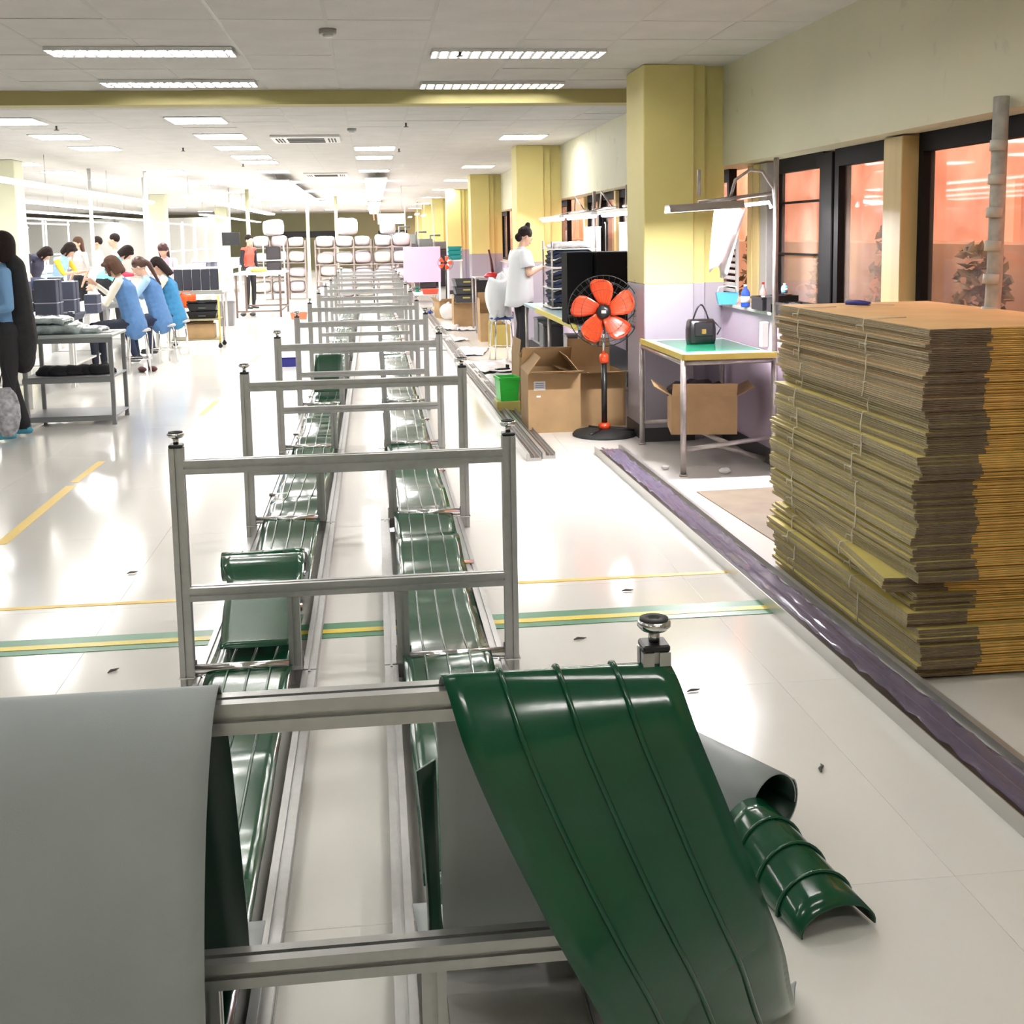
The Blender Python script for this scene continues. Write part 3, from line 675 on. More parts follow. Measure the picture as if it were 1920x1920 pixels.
MB().box((.14, 0, 1.662), (.46, .10, .012), mtx=Matrix.Rotation(-.05, 3, 'Y')).box((.14, .062, 1.642), (.46, .004, .045), mtx=Matrix.Rotation(-.05, 3, 'Y') @ Matrix.Rotation(.5, 3, 'X')).box((.14, -.062, 1.642), (.46, .004, .045), mtx=Matrix.Rotation(-.05, 3, 'Y') @ Matrix.Rotation(-.5, 3, 'X')).build('reflector', mat('dull_steel_sheet', (.40, .37, .34), .4, .5), lampf)
MB().tube([(-.06, 0, 1.628), (.34, 0, 1.648)], .014, 10).build('tube', emis('task_tube', (1, .97, 1), 750), lampf)
MB().tube([(.30, .05, 1.64), (.56, .05, 1.665), (.575, .05, 1.63)], .011, 8).build('end_tube', emis('task_tube2', (1, .95, 1), 8), lampf)
MB().tube([(.10, 0, 1.67), (.58, 0, 1.72)], .012, 8).tube([(.30, 0, 1.69), (.33, 0, 1.80), (.42, 0, 1.86), (.50, 0, 1.85), (.565, -.01, 1.75), (.585, -.01, 1.6), (.575, -.01, 1.35), (.595, -.01, 1.1), (.59, -.01, .85)], .010, 8).build('curved_conduit', TUBEM, lampf)
MB().tube([(.19, .30, 1.72), (.19, .30, 1.88)], .012, 8).build('side_rod', TUBEM, lampf)
# hanging plastic bag glowing white in the lamp light
g = []
for j in range(9):
    t = j/8; g.append([(.0+.22*(i/6)*(1-.55*t)-.02*t, .05*math.sin(i*1.3+t*2), -.42*t+.04*math.sin(i)) for i in range(7)])
o = thing('hanging_plastic_bag', 'translucent white plastic bag hanging under the task lamp in front of the window', 'bag', (2.10, 7.10, 1.66))
MB().sheet(g, .002).build('bag_film', mat('lit_white_film', (.9, .88, .90), .4), o)
MB().tube([(.07, .05, .0), (.1, .02, .04), (.12, .05, 0)], .004, 6).build('handle', mat('lit_white_film', (.9, .88, .90), .4), o)
# handbag
hb = thing('handbag', 'small black handbag with a gold clasp and arched handle on the green table mat', 'handbag', (2.16, 7.62, .751), .1)
LEA = mat('black_leather', (.012, .011, .013), .3)
rings = []
for k, (hw, hd, z) in enumerate(((.088, .045, 0), (.094, .05, .03), (.094, .05, .10), (.088, .042, .15), (.08, .03, .165))):
    rings.append([Vector((hw*sx, hd*sy, z)) for sx, sy in ((-1, -.7), (-.9, -1), (.9, -1), (1, -.7), (1, .7), (.9, 1), (-.9, 1), (-1, .7))])
MB().loft(rings, 0, True).build('bag_body', LEA, hb)
MB().box((0, -.052, .10), (.13, .010, .095), bev=.006).build('flap', LEA, hb)
MB().box((.0, -.060, .085), (.034, .008, .034), bev=.003).build('clasp', mat('gold', (.75, .50, .16), .25, 1), hb)
MB().tube([(-.055+.11*k/12, 0, .16+.10*math.sin(PI*k/12)) for k in range(13)], .006, 8).build('handle', LEA, hb)
MB().tube([(.09, 0, .15), (.13, -.03, .10), (.10, -.04, .06)], .005, 6).build('strap', LEA, hb)
# sill clutter
o = thing('blue_basket', 'small light blue basket with a white wire handle on the window sill behind the handbag', 'basket', (2.44, 7.95, SILL+.025), -.2)
rings = [[Vector((hx*a, hy*b, z)) for a, b in ((-1, -1), (1, -1), (1, 1), (-1, 1))] for hx, hy, z in ((.06, .05, 0), (.075, .06, .08), (.078, .063, .08), (.068, .053, .078), (.055, .045, .006))]
MB().loft(rings, 0, False).build('tub', mat('light_blue_plastic', (.10, .42, .75), .35), o)
MB().tube([(-.07, -.05, .08), (-.06, -.055, .12), (.0, -.055, .13), (.06, -.055, .12), (.07, -.05, .08)], .005, 6).build('handle', WHITEM, o)
def bottle(x, y, z, h, r, label, mts, cap):
    o = thing('bottle', label, 'bottle', (x, y, z))
    MB().lathe((0, 0, 0), [(r*.9, 0), (r, .008), (r, h*.62), (r*.75, h*.74), (r*.38, h*.82), (r*.36, h*.92)], 16).build('bottle_body', mts, o)
    MB().lathe((0, 0, h*.92), [(r*.42, 0), (r*.42, h*.07), (r*.3, h*.08)], 12).build('cap', cap, o)
    MB().lathe((0, 0, h*.2), [(r*1.02, 0), (r*1.02, h*.28)], 16).build('label_band', PAPER, o); return o
bottle(2.46, 7.60, SILL+.025, .15, .030, 'blue plastic bottle on the window sill right of the light blue basket', mat('blue_plastic', (.03, .10, .60), .25), WHITEM)
bottle(2.52, 7.42, SILL+.025, .17, .022, 'clear bottle with a red band on the window sill above the black trays', mat('clear_plastic', (.60, .45, .42), .15), mat('red_plastic', (.60, .03, .02), .4))
bottle(2.55, 7.10, SILL+.14, .06, .02, 'tiny blue and white bottle on top of the black trays', mat('light_blue_plastic', (.10, .42, .75), .35), WHITEM)
for q, (y, h, wd, lb) in enumerate(((7.30, .085, .22, 'black cluttered tray on the sill beside the lamp post'), (6.72, .07, .62, 'long flat black tray on the sill, right of the lamp post'), (7.05, .105, .12, 'taller narrow black box between the two sill trays'))):
    o = thing('black_tray', lb, 'tray', (2.52, y, SILL+.025), 0, 'black trays on the sill')
    MB().box((0, 0, .004), (.16, wd, .008)).box((-.078, 0, h/2), (.006, wd, h)).box((.078, 0, h/2), (.006, wd, h)).box((0, -wd/2, h/2), (.156, .006, h)).box((0, wd/2, h/2), (.156, .006, h)).build('tray_shell', BLACK, o)
    MB().box((-.083, 0, h-.01), (.012, wd+.01, .012), bev=.002).build('rim', BLACK, o)
    for k in range(4): MB().box((R.uniform(-.04, .04), -wd/2+wd*(k+.5)/4, h*.55), (.06, wd*.18, h*.8), rz=R.uniform(-.4, .4)).build('filling', DARK, o)
# open cartons
def open_box(name, label, loc, rz, d, flaps=(1, 1, 1, 1), ang=(1.9, 1.9, 1.9, 1.9), fl=.5, group=None, sticker=False, m=CARD, mi=CARDIN, fill=None):
    """d = (w, depth, h); flaps in order front, right, back, left; ang = opening from closed"""
    w_, dd, h = d; t = .006; o = thing(name, label, 'cardboard box', loc, rz, group)
    mb = MB(); 
    for c, s in (((0, -dd/2+t/2, h/2), (w_, t, h)), ((0, dd/2-t/2, h/2), (w_, t, h)), ((-w_/2+t/2, 0, h/2), (t, dd-2*t, h)), ((w_/2-t/2, 0, h/2), (t, dd-2*t, h)), ((0, 0, t/2), (w_-2*t, dd-2*t, t))): mb.box(c, s)
    mb.build('box_wall', [m], o)
    spec = (((0, -dd/2, h), 0, w_, dd), ((w_/2, 0, h), PI/2, dd, w_), ((0, dd/2, h), PI, w_, dd), ((-w_/2, 0, h), -PI/2, dd, w_))
    for k in range(4):
        if not flaps[k]: continue
        p, r, wd, dep = spec[k]; L = dep*fl if k in (0, 2) else dep*fl
        f = MB().box((0, L/2, 0), (wd-.01, L, .005)).build('flap', mi if ang[k] > 2.6 else m, o)
        f.location = p; f.rotation_euler = (Matrix.Rotation(r, 3, 'Z') @ Matrix.Rotation(ang[k], 3, 'X')).to_euler()
    if sticker:
        s = MB().box((-w_*.28, -dd/2-.0015, h*.80), (w_*.22, .002, h*.15)).build('shipping_label', PAPER, o)
        for q in range(3): MB().box((-w_*.28, -dd/2-.003, h*.84-q*.014), (w_*.16, .001, .006)).build('printed_line', mat('label_ink', (.25, .28, .55), .6), s)
        MB().box((-w_*.30, -dd/2-.0015, h*.62), (w_*.08, .002, .014)).build('torn_tape', PAPER, o)
    if fill: fill(o, w_, dd, h)
    return o
def darkfill(o, w_, dd, h):
    for q in range(7):
        mb = MB(); mb.ball((0, 0, 0), (.11, .10, .06), 12)
        for i, v in enumerate(mb.v): 
            n = noise.noise(Vector(v)*18+Vector((q*3, 0, 0)))*.03; mb.v[i] = (v[0]+n, v[1]+n, v[2]+n)
        mb.build('dark_contents', mat('maroon_cloth', (.035, .018, .022), .8), o).location = (R.uniform(-w_*.28, w_*.28), R.uniform(-dd*.28, dd*.28), h*R.uniform(.98, 1.12))
open_box('carton_box', 'open cardboard box full of dark cloth on the lower braces of the lamp table', (2.11, 7.42, .20), -.18, (.42, .36, .25), (1, 1, 0, 1), (2.2, 2.7, 2, 2.6), .3, fill=darkfill)
open_box('carton_box', 'large open cardboard box with a white shipping label, nearest to the orange fan', (1.335, 8.95, 0), -.02, (.40, .52, .45), (1, 1, 1, 1), (2.95, .9, .9, .92), .40, sticker=True)
open_box('carton_box', 'tall brown cardboard box directly behind the fan pole', (1.735, 9.15, 0), .04, (.36, .50, .42), (1, 0, 1, 1), (3.0, 1, 1.6, 2.9), .45)
open_box('carton_box', 'wide cardboard box with a dark hand hole, standing behind the labelled box', (1.46, 10.15, 0), .04, (.50, .42, .45), (1, 1, 0, 1), (2.5, 2.9, 1, 1.45), .30)
MB().box((1.50, 9.928, .36), (.09, .004, .035), bev=.01).build('hand_hole', mat('hole_dark', (.02, .015, .01), .9), bpy.data.objects['carton_box.003'])
bpy.data.objects['hand_hole'].location = -Vector((1.46, 10.15, 0)); 
open_box('carton_box', 'cardboard box with its tall flap up, left of the standing woman', (1.62, 16.6, 0), 0, (.30, .40, .40), (0, 1, 1, 1), (2, 1.5, 1.57, 1.57), .7)
open_box('carton_box', 'olive brown cardboard box on the floor at the left of the woman’s stool', (1.66, 15.7, 0), .1, (.24, .30, .30), (0, 0, 0, 1), (2, 1.5, 1.57, 1.3), .5, m=mat('olive_card', (.40, .31, .08), .8))
open_box('carton_box', 'open cardboard box under the grey crates farther along the wall', (1.52, 19.6, 0), 0, (.44, .5, .36), (1, 0, 0, 1), (2.9, 2, 1.5, 1.5), .3)
open_box('carton_box', 'cardboard box at the wall end of the farthest aluminium channel', (1.28, 21.5, 0), .2, (.30, .4, .30), (1, 1, 0, 1), (2.7, 2.6, 1, 2.3), .35)
# green bin
o = thing('green_bin', 'bright green plastic bin on the floor, left of the labelled box', 'bin', (1.10, 9.85, .0), .1)
G_ = mat('bright_green_plastic', (.04, .62, .07), .35)
def tub(o, hx, hy, h, t, m, nm='bin_shell'):
    rings = [[Vector((a*x, b*y, z)) for a, b in ((-1, -1), (1, -1), (1, 1), (-1, 1))] for x, y, z in ((hx*.88, hy*.88, 0), (hx, hy, h), (hx+.008, hy+.008, h), (hx+.008, hy+.008, h-.02), (hx, hy, h-.02), (hx-t, hy-t, h), (hx*.85-t, hy*.85-t, t))]
    rings = [rings[0], rings[4], rings[3], rings[2], rings[5], rings[6]]
    return MB().loft(rings, 0, False).build(nm, m, o)
tub(o, .085, .11, .20, .006, G_); MB().box((-.0, -.105, .12), (.10, .006, .05), bev=.002).build('label_holder', G_, o)
o.location.z = .10
MB().box((0, 0, .05), (.20, .26, .10), bev=.004).build('yellow_tub', mat('dull_yellow_plastic', (.60, .52, .16), .5), loc=(1.10, 9.86, 0), label='low yellow tub under the bright green bin', cat='tub')

# ------------------------------------------------------------ pedestal fan
OR_ = mat('orange_fan_plastic', (.80, .075, .02), .28, coat=.3)
fan = thing('pedestal_fan', 'large black pedestal fan with five orange blades beside the cardboard boxes', 'fan', (1.675, 8.50, 0), -.18)
MB().lathe((0, 0, 0), [(.235, 0), (.24, .012), (.225, .03), (.15, .036), (.05, .05), (.03, .052)], 40).build('base', RUBBER, fan)
for k in range(3): MB().tube([(.05*math.cos(k*2.1), .05*math.sin(k*2.1), .045), (.22*math.cos(k*2.1), .22*math.sin(k*2.1), .034)], .011, 6).build('base_rib', BLACK, fan)
MB().lathe((0, 0, .05), [(.045, 0), (.045, .03), (.028, .045)], 18).build('base_collar', OR_, fan)
MB().tube([(0, 0, .06), (0, 0, .56)], .021, 16).build('pole', BLACK, fan)
MB().lathe((0, 0, .54), [(.026, 0), (.034, .01), (.034, .055), (.024, .07)], 16).tube([(0, -.03, .575), (0, -.07, .575)], .015, 8).build('height_collar', OR_, fan)
MB().tube([(0, 0, .6), (0, 0, .82)], .014, 12).build('inner_pole', CHROME, fan)
hz = .925
MB().lathe((0, 0, 0), [(.04, -.05), (.07, -.02), (.075, .06), (.06, .13), (.02, .155)], 20, ax=(0, 1, 0)).build('motor_housing', BLACK, fan).location = (0, .06, hz)
MB().box((0, .03, hz-.09), (.05, .06, .08), bev=.01).build('neck', BLACK, fan)
MB().lathe((0, 0, 0), [(.020, -.05), (.045, -.045), (.052, -.03), (.052, .03)], 22, ax=(0, 1, 0)).build('hub', BLACK, fan).location = (0, -.03, hz)
bpy.data.objects['hub'].rotation_euler = (0, 0, 0)
MB().box((0, -.082, hz), (.034, .003, .022)).build('hub_badge', mat('badge_grey', (.5, .5, .5), .4), fan)
for k in range(5):
    a0 = PI/2+.05+k*2*PI/5; prof = [(.045, -.035, .035), (.08, -.055, .05), (.12, -.075, .065), (.16, -.088, .075), (.20, -.085, .075), (.225, -.06, .06), (.238, -.02, .03)]
    g = [[(0, 0, 0)]*7 for _ in prof]
    for j, (r, lo_, hi) in enumerate(prof):
        for i in range(7):
            t = lo_+(hi-lo_)*i/6+.03*(r-.1)/.1*.5; x, z = r, t
            g[j][i] = (x*math.cos(a0)-z*math.sin(a0), -.04+.045*(i/6-.5), x*math.sin(a0)+z*math.cos(a0))
    MB().sheet(g, .003).build('blade', OR_, fan).location = (0, 0, hz)
WIRE = mat('black_wire', (.015, .015, .015), .4)
GR = .262
for yy, rr in ((-.085, GR*.62), (-.06, GR*.85), (0, GR), (.05, GR*.8)):
    MB().tube([(rr*math.cos(2*PI*k/40), yy, hz+rr*math.sin(2*PI*k/40)) for k in range(41)], .0016 if rr < GR else .0035, 5, caps=False).build('guard_ring', WIRE, fan)
for k in range(36):
    a = 2*PI*k/36; c, s = math.cos(a), math.sin(a)
    MB().tube([(c*.05, -.095, hz+s*.05), (c*GR*.62, -.086, hz+s*GR*.62), (c*GR*.9, -.05, hz+s*GR*.9), (c*GR, 0, hz+s*GR)], .0009, 4).build('guard_wire', WIRE, fan)
for k in range(5):
    a = 2*PI*k/5+.45+PI/2; c, s = math.cos(a), math.sin(a)
    MB().tube([(c*.06, .05, hz+s*.06), (c*GR*.8, .05, hz+s*GR*.8), (c*GR, 0, hz+s*GR)], .009, 6).build('rear_strut', BLACK, fan)
MB().tube([(.12, .05, .80), (.22, 0, .9), (.26, -.02, 1.03), (.23, 0, 1.15)], .004, 6).build('cord', BLACK, fan)

# ------------------------------------------------------------ packing bench of the standing woman
PB = thing('packing_bench', 'long packing bench with a yellow edge strip along the wall behind the fan', 'workbench', (1.64, 9.45, 0))
MB().box((.42, 1.72, .725), (.84, 3.44, .03), bev=.003).build('bench_top', mat('bench_laminate', (.30, .42, .46), .3), PB)
MB().box((-.008, 1.2, .73), (.02, 2.4, .045)).build('edge_strip', mat('bright_yellow_edge', (.78, .66, .06), .4), PB)
for y in (.03, 1.72, 3.41):
    for x in (.03, .80): MB().tube([(x, y, 0), (x, y, .715 if x < .5 else 1.95)], .018, 10).build('leg', TUBEM, PB)
for y in (.03, 1.72, 3.41): MB().tube([(.03, y, .2), (.8, y, .2)], .014, 8).build('brace', TUBEM, PB)
MB().box((.42, 1.72, .35), (.70, 3.36, .02)).build('lower_shelf', mat('shelf_grey', (.35, .35, .36), .5), PB)
for y0 in (0.6, 2.2, 3.8):
    MB().tube([(.80, y0, 1.75), (.80, y0+1.3, 1.75)], .014, 8).tube([(.80, y0+.2, 1.75), (.74, y0+.5, 1.92), (.80, y0+.9, 1.75)], .010, 8).build('overhead_rail', TUBEM, PB)
for q, (y0, y1) in enumerate(((9.5, 11.2), (11.5, 13.2), (13.5, 15.2))):
    o = thing('bench_light', 'bright tube light hanging over the packing bench, '+['nearest to the fan', 'above the folded clothing', 'beside the woman’s head'][q], 'lamp', (2.2, (y0+y1)/2, 1.66), 0, 'tube lights of the packing bench')
    MB().box((0, 0, .03), (.10, y1-y0, .03), bev=.004).build('reflector', WHITEM, o); MB().tube([(0, -(y1-y0)/2+.03, 0), (0, (y1-y0)/2-.03, 0)], .014, 8).build('tube', emis('bench_tube', (1, .98, 1), 45), o)
    MB().tube([(0, 0, .04), (.24, 0, .10)], .008, 6).build('bracket', TUBEM, o)
# white and dark boards standing against the windows behind the bench
for q, (y, z, h, l, lb, m) in enumerate(((9.9, 1.40, .40, .50, 'white board hung under the light, nearest to the pillar', PAPER), (10.6, 1.40, .42, .10, 'narrow black board strip between white boards', BLACK), (11.2, 1.38, .42, .8, 'wide white board hung behind the packing bench', PAPER), (12.3, 1.40, .40, .06, 'thin dark bar between the white boards', BLACK), (13.1, 1.36, .40, .9, 'white board hung beside the woman’s face', PAPER))):
    MB().box((0, 0, 0), (.02, l, h), bev=.003).box((0, 0, h/2), (.03, l+.01, .015)).build('wall_board', m, loc=(2.46, y, z), label=lb, cat='board', group='boards behind the packing bench')
# black case
bc = thing('black_case', 'tall black case with a steel bracket standing on the packing bench behind the fan', 'case', (1.98, 9.72, .742))
CB = mat('matt_black_case', (.006, .006, .007), .75, spec=.1)
MB().box((.10, 0, .30), (.50, .34, .60), bev=.008).build('case_body', CB, bc); MB().box((-.27, .10, .30), (.22, .30, .60), bev=.008).build('side_section', CB, bc)
MB().tube([(.16, -.175, .22), (.16, -.19, .24), (.16, -.19, .36), (.24, -.19, .36), (.24, -.19, .24), (.24, -.175, .22)], .006, 6).build('bracket', CHROME, bc)
MB().tube([(.10, -.172, .47), (.14, -.178, .48), (.18, -.172, .47)], .003, 6).build('emblem_trim', mat('dull_metal', (.12, .12, .12), .4, .7), bc)
# stacks of folded dark clothing on open shelves
sh = thing('garment_rack', 'open steel rack of shelves on the packing bench, right of the woman', 'rack', (1.80, 11.6, .742))
for z in (.02, .21, .42, .60): MB().box((.18, .25, z), (.46, .62, .012), bev=.002).build('shelf', WHITEM, sh)
for x in (-.04, .40):
    for y in (-.05, .55): MB().tube([(x, y, 0), (x, y, .68)], .009, 8).build('upright', TUBEM, sh)
q = 0
for lv, z in enumerate((.026, .216, .426)):
    for k in range(4):
        o = thing('folded_garment', 'folded dark garment on the %s shelf of the garment rack, %s of its stack' % (['lowest', 'middle', 'upper'][lv], ['bottom', 'second', 'third', 'top'][k]), 'clothing', (1.98, 11.85, .742+z+k*.044), R.uniform(-.06, .06), 'folded garments on the rack')
        mb = MB(); J, I = 9, 9; g = [[(-.20+.40*i/8, -.26+.52*j/8, .038+.008*noise.noise(Vector((i*.6, j*.6, q*3)))-.022*(max(abs(i-4)-3, 0))) for i in range(I)] for j in range(J)]
        MB().sheet(g, .034).build('garment', NAVY if (q*7) % 3 else DARK, o)
        if k in (1, 3): 
            g2 = [[(p[0]*1.02, p[1]*1.02, p[2]+.004) for p in r] for r in g[:4]]; MB().sheet(g2, .002).build('film_cover', PLASTICW, o)
        q += 1
o = thing('garment_pile', 'top pile of white bagged clothing on the highest rack shelf', 'clothing', (1.98, 11.85, 1.36)); MB().sheet([[(-.20+.40*i/8, -.24+.48*j/8, .05+.02*noise.noise(Vector((i*.7, j*.7, 3)))-.03*max(abs(i-4)-3, 0)) for i in range(9)] for j in range(9)], .05).build('bagged_cloth', PLASTICW, o)
# papers and tools on the bench
for q, (x, y, m, lb) in enumerate(((1.86, 10.55, mat('pale_blue_sheet', (.35, .60, .75), .4), 'pale blue sheet on the packing bench'), (1.80, 10.1, PAPER, 'white paper sheet nearest the fan on the packing bench'), (1.95, 11.1, PAPER, 'white paper sheet beside the rack on the packing bench'), (1.76, 9.75, BLACK, 'flat black folder on the near corner of the packing bench'))):
    g = [[(-.15+.3*i/5, -.11+.22*j/5, .004+.012*max(0, noise.noise(Vector((i*.5, j*.5, q))))) for i in range(6)] for j in range(6)]
    MB().sheet(g, .002).build('paper_sheet', m, loc=(x, y, .744), rz=R.uniform(-.5, .5), label=lb, cat='paper')
for q, (x, y, s_z, c, lb) in enumerate(((1.80, 10.6, (.14, .2, .22), (.45, .40, .42), 'grey box on the lower shelf of the packing bench'), (1.98, 10.9, (.10, .12, .18), (.75, .72, .75), 'white canister on the lower shelf of the packing bench'), (1.75, 11.6, (.2, .3, .25), (.12, .12, .13), 'dark box on the lower shelf of the packing bench'), (1.83, 12.4, (.25, .3, .25), (.2, .2, .22), 'charcoal box far along the lower shelf of the packing bench'))):
    o = thing('shelf_box', lb, 'box', (x, y, .362)); MB().box((0, 0, s_z[2]/2-.01), (s_z[0], s_z[1], s_z[2]-.02), bev=.01).build('box_body', mat('shelfbox%d' % q, c, .5), o); MB().box((0, 0, s_z[2]-.012), (s_z[0]+.01, s_z[1]+.01, .02), bev=.004).build('lid', mat('shelfbox%d' % q, c, .5), o)

# stool with white jacket, behind the woman
def stool(loc, rz, label, h=.46, seat=mat('blue_vinyl', (.03, .07, .26), .4), group=None):
    o = thing('stool', label, 'stool', loc, rz, group)
    MB().lathe((0, 0, h-.03), [(.12, 0), (.15, .005), (.155, .02), (.14, .035), (.02, .038)], 22).build('seat', seat, o)
    for k in range(4):
        a = PI/4+k*PI/2; c, s = math.cos(a), math.sin(a)
        MB().tube([(c*.08, s*.08, h-.03), (c*.12, s*.12, h-.035), (c*.135, s*.135, h-.07), (c*.165, s*.165, 0)], .010, 8).build('leg', CHROME, o)
    MB().tube([(.155*math.cos(2*PI*k/24), .155*math.sin(2*PI*k/24), .16) for k in range(25)], .006, 6).build('foot_ring', CHROME, o)
    return o
stool((1.50, 13.95, 0), .2, 'blue seated steel stool behind the standing woman, draped with a white jacket', .52)
g = []
for j in range(11):
    t = j/10; g.append([])
    for i in range(9):
        a = -1.7+3.4*i/8; rr = .13+.05*math.sin(t*PI)+.015*math.sin(i*2.3+t*4); g[-1].append((1.47+rr*math.sin(a)*.8, 13.93-rr*math.cos(a), .98-.44*t+.02*math.sin(i*1.1)))
o = thing('white_jacket', 'loose white jacket bunched on the blue stool behind the standing woman', 'jacket'); MB().sheet(g, .006).build('jacket_cloth', mat('white_cotton', (.78, .80, .82), .8), o)
MB().loft([[Vector((1.50+.04*(z-.55)+rx*math.cos(2*PI*i/26)*(1+.10*math.sin(5*2*PI*i/26+z*9)), 13.90+ry*math.sin(2*PI*i/26)*(1+.14*math.sin(4*2*PI*i/26+z*7)), z+.045*math.sin(3*2*PI*i/26+.6)+.03*math.cos(2*PI*i/26))) for i in range(26)] for rx, ry, z in ((.02, .02, 1.03), (.065, .05, 1.01), (.09, .07, .93), (.10, .085, .82), (.115, .10, .72), (.13, .12, .62), (.135, .13, .56), (.10, .10, .54))], 0, True).build('jacket_bulk', mat('white_cotton', (.78, .80, .82), .8), o)

# ------------------------------------------------------------ farther stations along the right wall
st = thing('steel_workbench', 'low steel bench with a black front panel and a red tool on top', 'workbench', (1.54, 17.9, 0))
MB().box((.22, .3, .84), (.44, .62, .02), bev=.003).build('bench_top', mat('bench_grey', (.40, .40, .40), .4), st)
MB().box((.22, .0, .66), (.40, .02, .30)).build('black_panel', BLACK, st)
for x, y in ((.01, 0), (.43, 0), (.01, .6), (.43, .6)): MB().tube([(x, y, 0), (x, y, .83)], .014, 8).build('leg', TUBEM, st)
for z in (.16, .45): MB().tube([(.01, 0, z), (.43, 0, z)], .011, 8).build('brace', TUBEM, st)
o = thing('red_tool', 'red hand tool with a dark upright handle on the steel bench', 'tool', (1.80, 17.95, .85))
MB().lathe((0, 0, 0), [(.11, 0), (.12, .02), (.08, .06), (.03, .08)], 18).build('tool_base', mat('red_enamel', (.55, .02, .03), .3), o); MB().tube([(.02, 0, .06), (.0, 0, .22), (-.04, 0, .42)], [.022, .018, .014], 8).build('handle', mat('dark_maroon', (.10, .02, .02), .4), o)
# teal crates, grey crates, orange desk fan, pink board, bags
TEAL = mat('teal_plastic', (.01, .30, .30), .35)
for k in range(3):
    o = thing('teal_crate', 'teal plastic crate, %s of the little stack by the fourth pillar' % ['bottom', 'middle', 'top'][k], 'crate', (1.58, 23.0, 1.03+k*.085), 0, 'teal crates'); tub(o, .13, .18, .08, .006, TEAL, 'crate_shell'); MB().box((0, -.18, .05), (.10, .01, .02), bev=.002).build('handle', TEAL, o)
o = thing('crate_stand', 'slim pale stand that carries the teal crates', 'stand', (1.58, 23, 0)); MB().box((0, 0, 1.01), (.30, .40, .03), bev=.004).build('shelf', WHITEM, o)
for x in (-.13, .13): MB().tube([(x, -.15, 0), (x, -.15, 1.0)], .014, 8).tube([(x, .15, 0), (x, .15, 1.0)], .014, 8).build('leg', WHITEM, o)
for k in range(3):
    o = thing('grey_crate', 'dark grey crate, %s of the stack beside the steel bench' % ['bottom', 'middle', 'top'][k], 'crate', (1.50, 19.4, .40+k*.13), .03*k, 'grey crates beside the steel bench'); tub(o, .19, .24, .12, .006, mat('dark_grey_plastic', (.06, .065, .07), .4), 'crate_shell'); MB().box((0, -.235, .08), (.12, .01, .025), bev=.002).build('label_holder', mat('dull_yellow_plastic', (.60, .52, .16), .5), o)
o = thing('pink_board', 'large pale pink board standing beyond the teal crates', 'board', (1.05, 25.5, 0)); MB().box((0, 0, .88), (.80, .03, .76), bev=.004).build('panel', mat('pale_pink_board', (.60, .40, .54), .5), o)
for x in (-.37, .37): MB().box((x, 0, .25), (.04, .05, .5)).box((x, 0, .02), (.05, .4, .03), bev=.004).build('foot', WHITEM, o)
of = thing('orange_desk_fan', 'small orange fan on a stand in front of the teal crates', 'fan', (1.37, 22.35, 0), -.2)
MB().lathe((0, 0, 0), [(.15, 0), (.15, .02), (.03, .035)], 20).build('base', BLACK, of); MB().tube([(0, 0, .03), (0, 0, .92)], .014, 8).build('pole', BLACK, of)
MB().lathe((0, -.03, 0), [(.03, 0), (.03, .05)], 12, ax=(0, 1, 0)).build('hub', BLACK, of).location = (0, 0, .98)
for k in range(5):
    a = k*2*PI/5; MB().sheet([[(r*math.cos(a+t), -.04+.02*t, r*math.sin(a+t)) for t in (-.35, -.1, .15, .4)] for r in (.03, .07, .11, .13)], .003).build('blade', OR_, of).location = (0, 0, .98)
MB().tube([(.145*math.cos(2*PI*k/28), -.03, .98+.145*math.sin(2*PI*k/28)) for k in range(29)], .004, 5).build('guard_ring', WIRE, of)
for q, (x, y, sx, sz, c, nm, lb) in enumerate(((1.12, 23.6, .16, .09, (.75, .10, .06), 'red_basket', 'flat red basket in front of the pink board'), (1.30, 20.9, .15, .30, (.75, .74, .72), 'white_sack', 'white sack slumped beside the grey crates'), (1.05, 22.4, .06, .08, (.02, .05, .25), 'blue_pouch', 'small blue pouch at the end of the channel'), (.90, 24.6, .07, .11, (.0, .16, .09), 'green_spool', 'small dark green spool left of the pink board'), (1.22, 22.9, .12, .14, (.60, .42, .25), 'tan_sack', 'tan sack below the red basket'))):
    o = thing(nm, lb, nm.split('_')[1], (x, y, {'red_basket': .336, 'green_spool': .336}.get(nm, 0)))
    mb = MB(); mb.ball((0, 0, sz/2), (sx, sx, sz/2), 14); mb.v = [(a+.012*noise.noise(Vector((a, b, c2))*20+Vector((q, 0, 0))), b, max(0, c2)) for a, b, c2 in mb.v]
    if nm == 'red_basket': tub(o, .16, .12, .10, .006, mat(nm, c, .4), 'basket_shell')
    elif nm == 'green_spool': MB().lathe((0, 0, 0), [(.07, 0), (.07, .012), (.035, .014), (.035, .09), (.07, .092), (.07, .10)], 16).build('spool', mat(nm, c, .4), o)
    else: mb.build(nm.split('_')[1]+'_body', mat(nm, c, .7), o); MB().tube([(0, 0, sz*.9), (.02, 0, sz*1.08)], [.03*sx/.1, .012], 8).build('tied_neck', mat(nm, c, .7), o)
o = thing('side_table', 'small table beneath the red basket and green spool by the pink board', 'table', (1.03, 24.1, 0)); MB().box((0, 0, .325), (.45, 1.2, .02), bev=.003).build('table_top', WHITEM, o)
for x in (-.2, .2):
    for y in (-.55, .55): MB().tube([(x, y, 0), (x, y, .32)], .012, 8).build('leg', TUBEM, o)
